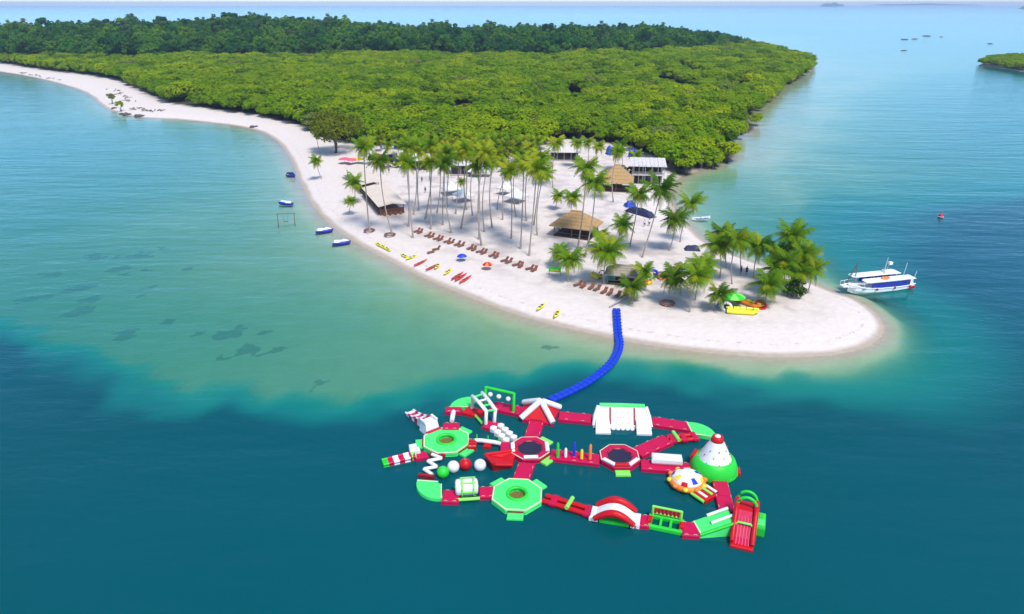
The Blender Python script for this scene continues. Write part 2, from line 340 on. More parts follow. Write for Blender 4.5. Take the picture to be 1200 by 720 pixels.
def sea_mat():
    m = bpy.data.materials.new('sea_water'); m.use_nodes = True; nt = m.node_tree; nt.nodes.clear(); N = nt.nodes.new; L = nt.links.new
    out = N('ShaderNodeOutputMaterial'); a = N('ShaderNodeAttribute'); a.attribute_name = 'depth'; d = a.outputs['Fac']
    def ex(k): return math_n(nt, 'POWER', math.e, math_n(nt, 'MULTIPLY', d, -k))
    cb = N('ShaderNodeCombineColor'); L(ex(.55), cb.inputs[0]); L(ex(.09), cb.inputs[1]); L(ex(.20), cb.inputs[2])
    tr = N('ShaderNodeBsdfTransparent'); L(cb.outputs[0], tr.inputs[0])
    df = N('ShaderNodeBsdfDiffuse')
    body = mixc(nt, ramp(nt, d, 2.6, 8.5), mixc(nt, ramp(nt, d, .9, 3.0), (.045, .20, .165), (.001, .190, .168)), (.00005, .072, .088)); 
    body = mixc(nt, math_n(nt, 'MULTIPLY', ramp(nt, noise_n(nt, .012, 3), .35, .7), .6), body, mixc(nt, ramp(nt, d, 2.6, 8.5), (.010, .19, .165), (.00005, .058, .060)))
    L(body, df.inputs[0])
    mx = N('ShaderNodeMixShader'); L(math_n(nt, 'SUBTRACT', 1.0, ex(.36)), mx.inputs[0]); L(tr.outputs[0], mx.inputs[1]); L(df.outputs[0], mx.inputs[2])
    h1 = math_n(nt, 'ADD', noise_n(nt, .28, 3, stretch=(.55, 1.5, 1, .25)), math_n(nt, 'MULTIPLY', noise_n(nt, .09, 2, stretch=(.3, 1.3, 1, .35)), 2.2)); h2 = noise_n(nt, 1.3, 4, stretch=(.7, 1.2, 1, -.2)); h3 = noise_n(nt, .05, 2)
    h = math_n(nt, 'ADD', math_n(nt, 'MULTIPLY', h1, .5), math_n(nt, 'MULTIPLY', h2, math_n(nt, 'MULTIPLY', h3, .30)))
    bp = N('ShaderNodeBump'); bp.inputs['Strength'].default_value = .60; bp.inputs['Distance'].default_value = .5; L(h, bp.inputs['Height'])
    fr = N('ShaderNodeFresnel'); fr.inputs[0].default_value = 1.33; L(bp.outputs[0], fr.inputs[1])
    gl = N('ShaderNodeBsdfGlossy'); gl.inputs['Roughness'].default_value = .10; gl.inputs['Color'].default_value = (.55, .78, .95, 1); L(bp.outputs[0], gl.inputs['Normal'])
    m2 = N('ShaderNodeMixShader'); L(fr.outputs[0], m2.inputs[0]); L(mx.outputs[0], m2.inputs[1]); L(gl.outputs[0], m2.inputs[2]); L(m2.outputs[0], out.inputs[0])
    return m
X, Y = np.meshgrid(xs, ys); D = sdf(shore, X, Y); DEP = sea_depth(X, Y, D); LH = land_h(X, Y, D)
MD = sdf(mang, X, Y)
Z = np.where(D > 0, LH, -DEP)
for (cx, cy), rx, ry in POND: Z = Z - 1.8 * sst(1.25, .75, np.hypot((X - cx) / rx, (Y - cy) / ry))
sg = np.zeros_like(X)
for px, py, w in [(270, 388, 6), (262, 391, 4), (292, 408, 4.5), (300, 412, 3), (320, 409, 4), (150, 386, 3.5), (147, 392, 3), (257, 419, 3), (236, 388, 2.4), (200, 376, 2.6), (163, 345, 2.5),
                  (225, 371, 2), (222, 314, 2.4), (189, 291, 3), (136, 313, 5), (143, 321, 4), (170, 315, 3), (90, 335, 5), (105, 349, 4), (176, 335, 3), (310, 388, 2.2), (300, 391, 2),
                  (160, 298, 6), (120, 299, 7), (60, 320, 6), (40, 345, 6), (95, 362, 5), (650, 400, 5), (640, 410, 4), (800, 428, 3), (806, 432, 3.4), (372, 448, 2.5), (10, 705, 5)]:
    c = W(px, py, -1.2); r = np.hypot((X - c.x) / (w * .46), (Y - c.y) / (w * .40)) + (vnoise(X, Y, 1.7, 5) - .5) * 1.1 + (vnoise(X, Y, 4, 6) - .5) * .7
    sg = np.maximum(sg, sst(1.05, .75, r))
weed = sst(.56, .70, vnoise(X, Y, 9, 8)) * sst(.5, .62, vnoise(X, Y, 38, 9)) * sst(12, 40, -D) * sst(-40, -90, X) * sst(260, 150, Y)
sg = np.clip(np.maximum(sg, weed * .35), 0, 1) * (D < -6)
veg = sst(-2, 3, MD + (vnoise(X, Y, 4, 4) - .5) * 5)
veg = np.maximum(veg, sst(-9, -5, MD) * sst(62, 72, X) * sst(222, 232, Y)) * sst(-1.0, .3, D)
trod = sst(6, 16, D) * sst(330, 200, Y) * sst(-60, -20, X)
gmat = ground_mat()
ground = grid_obj('island_ground', xs, ys, Z, {'seagrass': sg, 'veg': veg, 'trod': trod}, gmat); ground['kind'] = 'structure'; ground['label'] = 'white sand island and shallow seabed'
xs2 = np.concatenate([[-16000, -9000, -5000], xs, [5000, 9000, 16000]]); ys2 = np.concatenate([ys, [4500, 7000, 11000, 16000]])
pad = np.pad(DEP, ((0, 4), (3, 3)), mode='edge'); pad[-4:, :] = 6; pad[:, :3] = 6; pad[:, -3:] = 6
sea = grid_obj('sea', xs2, ys2, np.zeros((len(ys2), len(xs2))), {'depth': pad}, sea_mat()); sea['kind'] = 'structure'; sea['label'] = 'calm teal and turquoise sea'

# ------------------------------------------------------------------ foliage prototypes
def leaf_cards(pts, nrm, size, jit=.7, rng=random):
    """one small bent leaf clump per point"""
    vv = []; ff = []
    for p, n in zip(pts, nrm):
        n = (Vector(n) + Vector((rng.gauss(0, jit), rng.gauss(0, jit), rng.gauss(0, jit * .6)))).normalized()
        t = n.orthogonal().normalized(); t = (Matrix.Rotation(rng.uniform(0, 6.28), 3, n) @ t); b = n.cross(t)
        s = size * rng.uniform(.65, 1.35); k = len(vv); p = Vector(p)
        vv += [p - t * s * .5 - b * s * .32, p + t * s * .15 - b * s * .40 + n * s * .1, p + t * s * .6 + b * s * .05 - n * s * .12, p - t * s * .1 + b * s * .42 + n * s * .06]
        ff.append((k, k + 1, k + 2, k + 3))
    return vv, ff
def crown_mesh(name, rx, rz, zc, clumps, per, size, mat, seed, low=-.35, jit=.7, upb=.45):
    rng = random.Random(seed); pts = []; nr = []
    for i in range(clumps):
        for _ in range(30):
            a = rng.uniform(0, 6.283); u = rng.uniform(low, 1.0); q = math.sqrt(max(0, 1 - u * u)); f = rng.uniform(.55, .95)
            c = Vector((q * math.cos(a) * rx * f, q * math.sin(a) * rx * f, u * rz * f)); break
        cr = rng.uniform(.24, .42) * rx
        for k in range(per):
            dd = Vector((rng.gauss(0, 1), rng.gauss(0, 1), rng.gauss(.35, .9))).normalized(); p = c + Vector((dd.x * cr, dd.y * cr, dd.z * cr * .8)) * rng.uniform(.75, 1.05)
            pts.append(p + Vector((0, 0, zc))); nr.append(dd * .9 + p.normalized() * .5 + Vector((0, 0, upb)))
    vv, ff = leaf_cards(pts, nr, size, jit, rng)
    me = bpy.data.meshes.new(name); me.from_pydata([tuple(v) for v in vv], [], ff); me.materials.append(M[mat]); me.update(); return me
def stems_mesh(name, h, n, spread, r, mat, seed):
    rng = random.Random(seed); b = MB()
    for i in range(n):
        a = rng.uniform(0, 6.283); s0 = spread * rng.uniform(.1, .5); s1 = spread * rng.uniform(.3, 1)
        b.tube([(s0 * math.cos(a), s0 * math.sin(a), -.3), (s0 * .6 * math.cos(a + .4), s0 * .6 * math.sin(a + .4), h * .4), (s1 * math.cos(a), s1 * math.sin(a), h * .85)], [r * 1.3, r, r * .45], 5)
    me = bpy.data.meshes.new(name); me.from_pydata(b.v, [], b.f); me.materials.append(M[mat]); me.update(); return me
mc = [crown_mesh('crown', 2.9 + .35 * k, 1.9 + .12 * k, 3.7 + .25 * k, 20, 58, .60, 'leaf_mangrove', 10 + k, -.75, .38, .95) for k in range(4)]
ms = [stems_mesh('trunk', 4.6, 6, 1.7, .13, 'trunk_mang', 30 + k) for k in range(3)]
uc = [crown_mesh('crown', 5.2 + .7 * k, 6.0 + .6 * k, 12.0 + 1.2 * k, 20, 60, 1.25, 'leaf_upland', 40 + k, -.6, .6) for k in range(4)]
us = [stems_mesh('trunk', 12.5, 1, 1.0, .38, 'trunk_mang', 50 + k) for k in range(2)]

def visible(P, zt=6.0, mar=60):
    x, y = P[:, 0], P[:, 1]; dz = zt - CAM_H; dep = y * math.cos(PITCH) - dz * math.sin(PITCH); upc = y * math.sin(PITCH) + dz * math.cos(PITCH)
    px = 600 + FPX * x / dep; return (px > -mar) & (px < 1200 + mar)
def scatter(x0, x1, y0, y1, sp):
    gx = np.arange(x0, x1, sp); gy = np.arange(y0, y1, sp * .87); A, B = np.meshgrid(gx, gy); A = A + (np.arange(len(gy)) % 2)[:, None] * sp / 2
    A = A + np.random.uniform(-.38, .38, A.shape) * sp; B = B + np.random.uniform(-.38, .38, B.shape) * sp
    return np.stack([A.ravel(), B.ravel()], 1)
P = scatter(-720, 330, 215, 1010, 4.3)
md = sdf(mang, P[:, 0], P[:, 1]); ud = upland_d(P[:, 0], P[:, 1])
keep = (md > np.where((P[:, 0] > 50) & (P[:, 1] > 225), -2.0, 0.5)) & (ud < 25) & visible(P)
gap = vnoise(P[:, 0], P[:, 1], 15, 11) * .6 + vnoise(P[:, 0], P[:, 1], 42, 12) * .4
keep &= gap > .27
for (cx, cy), rx, ry in POND: keep &= np.hypot((P[:, 0] - cx) / rx, (P[:, 1] - cy) / ry) > 1.0
P = P[keep]; md = md[keep]
Hs = (.80 + .42 * vnoise(P[:, 0], P[:, 1], 11, 13) + .28 * (vnoise(P[:, 0], P[:, 1], 40, 14) - .4)) * np.random.uniform(.66, 1.34, len(P))
Pz = land_h(P[:, 0], P[:, 1])
order = np.argsort(np.hypot(P[:, 0], P[:, 1])); near = order[:290]; rest = order[290:]
mlab = 'yellow-green mangrove tree with a rounded crown along the near edge of the mangrove wood'
mproto = []
for i in near:
    x, y = P[i]; k = int(np.random.randint(4)); s = float(Hs[i])
    t = thing('mangrove_tree', mlab, 'tree', (x, y, Pz[i]), 'mangrove trees at the near edge of the wood'); t.rotation_euler.z = random.uniform(0, 6.28); t.scale = (s, s, s)
    for nm, me in (('crown', mc[k]), ('trunk', ms[k % 3])):
        o = bpy.data.objects.new(nm, me); col.objects.link(o); o.parent = t
        if nm == 'crown' and len(mproto) < 4 and not any(q.data == me for q in mproto): mproto.append(o)
def gn_stuff(name, pts, scl, protos, label, cat):
    me = bpy.data.meshes.new(name); me.vertices.add(len(pts)); me.vertices.foreach_set('co', pts.astype(np.float32).ravel())
    for nm, ty, v in (('scl', 'FLOAT', scl.astype(np.float32)), ('rot', 'FLOAT', np.random.uniform(0, 6.28, len(pts)).astype(np.float32)), ('var', 'INT', np.random.randint(0, len(protos), len(pts)).astype(np.int32))):
        a = me.attributes.new(nm, ty, 'POINT'); a.data.foreach_set('value', v)
    o = bpy.data.objects.new(name, me); col.objects.link(o); o['kind'] = 'stuff'; o['label'] = label; o['category'] = cat
    g = bpy.data.node_groups.new(name + '_nodes', 'GeometryNodeTree'); g.interface.new_socket('Geometry', in_out='INPUT', socket_type='NodeSocketGeometry'); g.interface.new_socket('Geometry', in_out='OUTPUT', socket_type='NodeSocketGeometry')
    N = g.nodes.new; L = g.links.new; gi = N('NodeGroupInput'); go = N('NodeGroupOutput'); jn = N('GeometryNodeJoinGeometry')
    def at(n, ty): a = N('GeometryNodeInputNamedAttribute'); a.data_type = ty; a.inputs[0].default_value = n; return a.outputs[0]
    cx = N('ShaderNodeCombineXYZ'); L(at('rot', 'FLOAT'), cx.inputs[2]); sc = at('scl', 'FLOAT'); va = at('var', 'INT')
    for i, p in enumerate(protos):
        oi = N('GeometryNodeObjectInfo'); oi.transform_space = 'ORIGINAL'; oi.inputs['Object'].default_value = p; oi.inputs['As Instance'].default_value = True
        cp = N('FunctionNodeCompare'); cp.data_type = 'INT'; cp.operation = 'EQUAL'; L(va, cp.inputs[2]); cp.inputs[3].default_value = i
        io = N('GeometryNodeInstanceOnPoints'); L(gi.outputs[0], io.inputs['Points']); L(cp.outputs[0], io.inputs['Selection']); L(oi.outputs['Geometry'], io.inputs['Instance']); L(cx.outputs[0], io.inputs['Rotation']); L(sc, io.inputs['Scale']); L(io.outputs[0], jn.inputs[0])
    L(jn.outputs[0], go.inputs[0]); md_ = o.modifiers.new('scatter', 'NODES'); md_.node_group = g; return o
gn_stuff('mangrove_wood', np.column_stack([P[rest], Pz[rest]]), Hs[rest], mproto, 'dense yellow-green mangrove canopy covering the flat middle of the island', 'mangroves')
# upland forest
U = scatter(-1000, 345, 640, 1240, 6.6); dU = sdf(mang, U[:, 0], U[:, 1]); uU = upland_d(U[:, 0], U[:, 1])
kp = (dU > 3) & (uU > 0) & visible(U, 20, 60) & (uU < 330); U = U[kp]; uU = uU[kp]
us_ = .74 * np.random.uniform(.6, 1.3, len(U)) * np.where(np.random.rand(len(U)) < .06, 1.25, 1.0) * (.84 + .3 * vnoise(U[:, 0], U[:, 1], 45, 15)) * np.interp(U[:, 0], [-700, 100, 200, 260, 330], [1, 1, .85, .6, .42]); uz = land_h(U[:, 0], U[:, 1])
o2 = np.argsort(uU); nearu = o2[:150]; restu = o2[150:]; uproto = []
for i in nearu:
    k = int(np.random.randint(4)); s = float(us_[i])
    t = thing('forest_tree', 'tall dark green tree at the front of the forest behind the mangroves', 'tree', (U[i, 0], U[i, 1], uz[i]), 'trees at the front of the far forest'); t.rotation_euler.z = random.uniform(0, 6.28); t.scale = (s, s, s)
    for nm, me in (('crown', uc[k]), ('trunk', us[k % 2])):
        o = bpy.data.objects.new(nm, me); col.objects.link(o); o.parent = t
        if nm == 'crown' and not any(q.data == me for q in uproto): uproto.append(o)
gn_stuff('upland_forest', np.column_stack([U[restu], uz[restu]]), us_[restu], uproto, 'dark blue-green forest on the low hill at the back of the island', 'forest')

# ------------------------------------------------------------------ blue floating walkway
ZD = .5                                                     # deck height of the inflatables
def seg(a, b, z=ZD):
    A = W(*a, z); B = W(*b, z); d = B - A; return (A + B) / 2, d.length, math.atan2(d.y, d.x)
wk = [(722, 368), (723, 380), (724.5, 392), (726, 402), (723.5, 413), (716, 425), (704, 436), (688, 447), (668, 457.5), (646, 467.5)]
wp = [Vector(p) for p in spline([tuple(W(*p, .45)) for p in wk], 8)]
root = thing('floating_walkway', 'bright blue floating walkway of square blocks curving from the beach to the water park', 'walkway', (wp[0].x, wp[0].y, 0))
cubm = MB((wp[0].x, wp[0].y, 0))
for j in (-.33, .33): cubm.pbox((0, j, 0), (.94, .62, .42), .09)
for j in (-.66, .66): cubm.pbox((.5, j, .30), (.16, .12, .14), .03)
cub = cubm.build('float_block', 'dock_blue', root); acc = 0; last = None; first = True
cum = [0]
for i in range(1, len(wp)): cum.append(cum[-1] + (wp[i] - wp[i - 1]).length)
s = .5
while s < cum[-1]:
    k = next(i for i in range(1, len(cum)) if cum[i] >= s); f = (s - cum[k - 1]) / (cum[k] - cum[k - 1]); p = wp[k - 1].lerp(wp[k], f); t = wp[k] - wp[k - 1]
    g = gz(p.x, p.y) if sdf(shore, np.array([p.x]), np.array([p.y]))[0] > 0 else 0
    c = cub if first else link_copy(cub, root); first = False
    c.parent = root; c.location = p - Vector((wp[0].x, wp[0].y, 0)); c.location.z = max(.08, g + .02) + random.uniform(-.015, .015); c.rotation_euler = (0, 0, math.atan2(t.y, t.x) + random.uniform(-.02, .02)); s += 1.0

# ------------------------------------------------------------------ the inflatable water park
GRP = 'modules of the inflatable water park'
def inflat(name, label, cat, c): return thing(name, label, cat, (c.x, c.y, 0), GRP)
def handles(b, L, w, z):                                    # row of webbing handles along both edges
    for j in (-1, 1):
        n = max(2, int(L / 1.6))
        for i in range(n): x = -L / 2 + (i + .5) * L / n; b.tube([(x - .18, j * (w / 2 - .1), z - .02), (x - .1, j * (w / 2 - .1), z + .07), (x + .1, j * (w / 2 - .1), z + .07), (x + .18, j * (w / 2 - .1), z - .02)], .022, 5)
def runway(a, b, label, w=2.0, m='crimson', name='inflatable_runway', z1=ZD, hm='pale'):
    c, L, rz = seg(a, b); r = inflat(name, label, 'inflatable', c); fr = ((c.x, c.y, 0), rz)
    MB(*fr).pbox((0, 0, -.12), (L, w, z1 + .12), .13).build('float_body', m, r)
    q = MB(*fr); n = max(1, int(L / 2.4))
    for i in range(1, n): q.box((-L / 2 + i * L / n, 0, z1 + .003), (.05, w - .3, .012))
    if n > 1: q.build('seam', 'dark_red' if m in ('crimson', 'red') else 'pale', r)
    q = MB(*fr); handles(q, L, w, z1); q.build('handle_row', hm, r); return r, c, L, rz
def pad(c_px, size, label, m='crimson', rz=0.0, z1=ZD, name='inflatable_pad', dirpx=None):
    c = W(*c_px, z1)
    if dirpx: e = W(*dirpx, z1) - c; rz = math.atan2(e.y, e.x)
    r = inflat(name, label, 'inflatable', c); MB((c.x, c.y, 0), rz).pbox((0, 0, -.12), (size[0], size[1], z1 + .12), .13).build('float_body', m, r)
    q = MB((c.x, c.y, 0), rz); handles(q, size[0], size[1], z1); q.build('handle_row', 'pale', r); return r
def octpoly(Rr, ph=R(22.5)): return [(Rr * math.cos(ph + k * math.pi / 4), Rr * math.sin(ph + k * math.pi / 4)) for k in range(8)]
def ringprism(b, Ro, Ri, z0, z1, n=8, ph=R(22.5), sm=False):
    b.lathe([(Ri, z1 - .10), (Ri + .10, z1), (Ro - .12, z1), (Ro, z1 - .14), (Ro, z0 + .1), (Ro - .15, z0), (Ri, z0), (Ri, z1 - .10)], n, (0, 0, 0), ph, ph + 2 * math.pi, sm)
def steps(r, c, Rr, angs, rot, m='green', stripe='dark_red'):
    for a in angs:
        q = rot + R(a); ap = Rr * math.cos(R(22.5))
        st = MB((c.x, c.y, 0), q).pbox((ap + .52, 0, -.1), (.95, 1.75, .42), .12).build('boarding_step', m, r)
        MB((c.x, c.y, 0), q).box((ap + .06, 0, .40), (.16, 1.7, .1)).build('stripe', stripe, st)
def green_octagon(cpx, Rr, rot, angs, label):
    c = W(*cpx, ZD); r = inflat('octagon_island', label, 'inflatable', c); fr = ((c.x, c.y, 0), rot)
    b = MB(*fr); b.pillow(octpoly(Rr), -.1, .1, .08); ringprism(b, Rr, Rr * .34, .08, .58); b.build('float_body', 'green', r)
    b = MB(*fr); b.tube([(Rr * .36 * math.cos(R(15 * k)), Rr * .36 * math.sin(R(15 * k)), .56) for k in range(24)], .2, 8, True); b.build('inner_ring', 'deep_green', r)
    MB(*fr).lathe([(0, .15), (Rr * .35, .17)], 24).build('net_floor', 'net', r)
    for k in range(8):
        q = rot + k * math.pi / 4; ap = Rr * math.cos(R(22.5)); MB((c.x, c.y, 0), q).pbox((ap - .10, 0, .50), (.16, Rr * .74, .12), .04).build('edge_strip', 'pale', r)
    steps(r, c, Rr, angs, rot); return r
green_octagon((523, 516), 3.05, R(6), (45, 180, -45), 'green octagon island with a centre hole, beside the red and white striped slides')
green_octagon((606, 579.5), 2.95, R(-4), (45, 135, -90), 'green octagon island with a centre hole, in front of the long red wedge')
def tramp_octagon(cpx, Rr, rot, label, pads, angs, stepm='lime'):
    c = W(*cpx, ZD); r = inflat('trampoline_island', label, 'trampoline', c); fr = ((c.x, c.y, 0), rot)
    b = MB(*fr); b.pillow(octpoly(Rr), -.1, .1, .08); ringprism(b, Rr, Rr * .60, .08, .66); b.build('float_body', 'crimson', r)
    MB(*fr).lathe([(0, .50), (Rr * .3, .505), (Rr * .62, .56)], 28).build('jumping_mat', 'tramp', r)
    MB(*fr).tube([(Rr * .615 * math.cos(R(12 * k)), Rr * .615 * math.sin(R(12 * k)), .62) for k in range(30)], .07, 6, True).build('mat_rim', 'dark_red', r)
    ap = Rr * math.cos(R(22.5))
    for a, m, nm in pads: MB((c.x, c.y, 0), rot + R(a)).pbox((ap - .28, 0, .6), (.5, 1.75, .34), .15).build(nm, m, r)
    for k in range(8):
        if not any(abs((R(p[0]) - k * math.pi / 4 + math.pi) % (2 * math.pi) - math.pi) < .1 for p in pads):
            MB((c.x, c.y, 0), rot + k * math.pi / 4).pbox((ap - .08, 0, .58), (.12, Rr * .74, .1), .04).build('edge_strip', 'pale', r)
    steps(r, c, Rr, angs, rot, stepm); return r
tramp_octagon((621, 526), 2.55, R(2), 'crimson octagon trampoline where four runways meet, left of the coloured poles', ((180, 'white_vinyl', 'bumper'), (0, 'white_vinyl', 'bumper'), (-90, 'white_vinyl', 'bumper')), (45, -45))
tramp_octagon((726, 535), 2.50, R(0), 'crimson octagon trampoline with two white bumpers, right of the coloured poles', ((-135, 'white_vinyl', 'bumper'), (-45, 'white_vinyl', 'bumper'), (-90, 'red', 'bumper')), (-90,))
runway((577, 474), (612, 481.5), 'crimson runway behind the white ladder, left of the white-edged tent')
runway((655, 486.5), (693, 490), 'short crimson runway between the white-edged tent and the white climbing wall')
runway((764, 492.5), (811, 500), 'crimson runway from the white climbing wall to the green corner')
runway((629.5, 491), (623, 512), 'crimson runway from the white-edged tent down to the left trampoline', 1.9)
runway((617.5, 542), (610.5, 561), 'crimson runway from the left trampoline down to the green octagon', 1.95)
runway((645, 531.5), (703, 538), 'crimson runway carrying the row of coloured poles', 2.0)
runway((746, 530), (783, 513.5), 'crimson runway rising diagonally from the right trampoline', 2.0)
runway((751, 543.5), (815, 548.5), 'crimson runway under the white log', 1.9)
runway((843.5, 563), (852.5, 600), 'crimson runway from the cone tower down to the red slide', 1.75)
pad((528.5, 499), (2.1, 1.5), 'crimson block on the back edge of the left green octagon', 'crimson', 0, .75)
pad((531.5, 479.5), (2.2, 1.3), 'crimson block at the far end of the white beam', 'crimson', 0, .6)
pad((553.5, 519), (1.0, 1.7), 'red block between the left green octagon and the white balance beam', 'red', 0, .7)
pad((592, 523.5), (1.15, 2.1), 'red block between the white balance beam and the left trampoline', 'crimson', 0, .75)
pad((528.5, 581), (1.9, 2.0), 'crimson square pad left of the white roller drum', 'crimson', R(-3))
pad((570.5, 576), (1.7, 1.8), 'crimson square pad between the roller drum and the green octagon', 'crimson', R(3))
pad((752, 609.5), (1.5, 1.8), 'crimson pad between the arch bridge and the green roller frame', 'crimson', R(-8))
pad((808.5, 619.5), (1.75, 2.1), 'crimson pad between the green roller frame and the green ramp', 'crimson', R(-6))
# quarter-disc corners
def corner(cpx, Ro, a0, a1, label, m='green', Ri=.3):
    c = W(*cpx, ZD); r = inflat('corner_island', label, 'inflatable', c); n = 14
    poly = [(Ro * math.cos(a0 + (a1 - a0) * k / n), Ro * math.sin(a0 + (a1 - a0) * k / n)) for k in range(n + 1)] + [(Ri * math.cos(a1 - .3), Ri * math.sin(a1 - .3)), (Ri * math.cos(a0 + .3), Ri * math.sin(a0 + .3))]
    MB((c.x, c.y, 0)).pillow(poly, -.12, ZD + .02, .14).build('float_body', m, r)
    for a in (a0 + .06, a1 - .06): MB((c.x, c.y, 0), a).pbox((Ro / 2 + .15, 0, ZD - .02), (Ro * .86, .14, .09), .03).build('edge_strip', 'pale', r)
    return r
corner((517, 565), 2.8, R(170), R(279), 'green rounded corner at the lower left of the park')
corner((551, 477), 2.75, R(72), R(188), 'green rounded corner behind the white ladder at the back left')
corner((812, 509), 2.9, R(-16), R(96), 'green rounded corner beside the cone tower')
# white beam between two red blocks
def beam(a, b, za, zb, w, h, label, m='white_vinyl', name='balance_beam'):
    A = W(*a, za); B = W(*b, zb); d = B - A; c = (A + B) / 2; r = inflat(name, label, 'inflatable', c); L = d.length; sl = math.asin(d.z / L)
    MB((c.x, c.y, 0), math.atan2(d.y, d.x)).tube([(-L / 2, 0, za - h * .3), (-L / 4, 0, za + (zb - za) * .25), (L / 4, 0, za + (zb - za) * .75), (L / 2, 0, zb - h * .3)], [w * .46, w * .5, w * .5, w * .46], 10).build('beam_tube', m, r)
    return r, c, L, math.atan2(d.y, d.x)
beam((529.5, 493), (531.5, 482), .9, .75, .65, .3, 'short white beam linking two crimson blocks behind the left green octagon')
r, c, L, rz = beam((557, 515.5), (587, 519.5), .65, .65, .55, .3, 'white balance beam with green posts beside the left trampoline')
for x in (-1.45, 0, 1.3): MB((c.x, c.y, 0), rz).tube([(x, .1, .6), (x, .1, 1.35)], .09, 8).build('post', 'deep_green', r)
MB((c.x, c.y, 0), rz).pbox((0, -.25, -.1), (.95, 1.0, .55), .14).build('float', 'red', r)
# striped slides at the far left
def striped(tower_px, end_px, label, tip, w=1.25, th=1.55, dual=False):
    A = W(*tower_px, .5); B = W(*end_px, .3); A.z = B.z = 0; d = B - A; L = d.length; rz = math.atan2(d.y, d.x); r = inflat('striped_slide', label, 'slide', A); fr = ((A.x, A.y, 0), rz)
    if th > 1:
        b = MB(*fr); b.hexa([(-.9, -1, -.1), (.9, -1, -.1), (.9, 1, -.1), (-.9, 1, -.1)], [(-.55, -.85, th), (.75, -.85, th), (.75, .85, th), (-.55, .85, th)]); b.build('tower_block', 'white_vinyl', r)
        for j in (-1, 1): MB(*fr).pbox((.15, j * .8, th - .05), (1.3, .3, .4), .13).build('side_bolster', 'white_vinyl', r)
        MB(*fr).pbox((-1.05, 0, -.1), (.5, 2.1, .8), .15).build('step_block', 'crimson', r)
    n = 6; x0 = .75 if th > 1 else -.2
    for i in range(n):
        f0, f1 = i / n, (i + 1) / n; xa = x0 + (L - x0) * f0; xb = x0 + (L - x0) * f1
        z = lambda f: .38 + (max(th, .55) - .38) * (1 - f) ** 1.6
        b = MB(*fr); b.hexa([(xa, -w / 2, -.1), (xb, -w / 2, -.1), (xb, w / 2, -.1), (xa, w / 2, -.1)], [(xa, -w / 2 + .08, z(f0)), (xb, -w / 2 + .08, z(f1)), (xb, w / 2 - .08, z(f1)), (xa, w / 2 - .08, z(f0))])
        mt = tip if (tip and i == n - 1) else ('white_vinyl' if i % 2 else 'crimson'); b.build('stripe_section', mt, r)
        for j in (-1, 1): MB(*fr).tube([(xa, j * w / 2, z(f0) + .05), (xb, j * w / 2, z(f1) + .05)], .14, 8).build('rail_section', mt, r)
    return r
striped((503.5, 501), (480, 483), 'red and white striped slide with a white tower at the upper left of the park', None, 1.15, 1.5)
r = striped((484, 533.5), (448.5, 543), 'red and white striped tube with a green tip at the far left', 'deep_green', 1.05, .55)
c = W(487, 533, .4)
for dx, dy, sx, sy, sz, m, nm in ((0, .3, 1.2, .7, 1.15, 'white_vinyl', 'tower_block'), (.6, -.35, 1.5, 1.3, .6, 'crimson', 'step_block'), (-.1, .95, .9, .5, 1.35, 'white_vinyl', 'side_bolster')):
    MB((c.x, c.y, 0), R(20)).pbox((dx, dy, -.1), (sx, sy, sz), .15).build(nm, m, r)
for dx in (-.5, -.1): MB((c.x, c.y, 0), R(20)).tube([(dx, -.7, .2), (dx, -.7, .75), (dx, -.1, .9)], .08, 8).build('grab_bar', 'lime', r)
# zigzag beam
A, B = W(512.5, 532.5, .4), W(499.5, 557, .4); d = B - A; c = (A + B) / 2; r = inflat('zigzag_bridge', 'white zigzag bridge between the left green octagon and the green corner', 'inflatable', c); rz = math.atan2(d.y, d.x); L = d.length
zz = [(-L / 2 + .2, -.6), (-L * .33, .75), (-L * .12, -.65), (L * .08, .7), (L * .26, -.6), (L / 2 - .2, .65)]
for p, q in zip(zz[:-1], zz[1:]): MB((c.x, c.y, 0), rz).tube([(p[0], p[1], .42), (q[0], q[1], .42)], .23, 8).build('zigzag_tube', 'white_vinyl', r)
for x in (-L / 2, L / 2): MB((c.x, c.y, 0), rz).pbox((x, 0, -.1), (.42, 1.9, .62), .12).build('end_block', 'dark_red', r)
# four balls
for px, py, m, lb in ((519.2, 553.5, 'deep_green', 'green floating ball, lowest of the four balls in a row'), (531.3, 547.2, 'white_vinyl', 'white floating ball between the green ball and the red ball'), (545.3, 544.2, 'red', 'red floating ball in the row of four balls'), (562.5, 545.2, 'white_vinyl', 'white floating ball nearest the long red wedge')):
    d = .72; v = W(px, py, d - .12); r = inflat('floating_ball', lb, 'ball', v); MB().ball((v.x, v.y, v.z), d, 20, 14).build('ball_skin', m, r); MB().tube([(v.x + .16 * math.cos(k), v.y + .16 * math.sin(k), v.z + d - .01) for k in (0, 1.05, 2.1, 3.14, 4.19, 5.24)], .02, 5, True).build('valve_ring', 'metal', r)
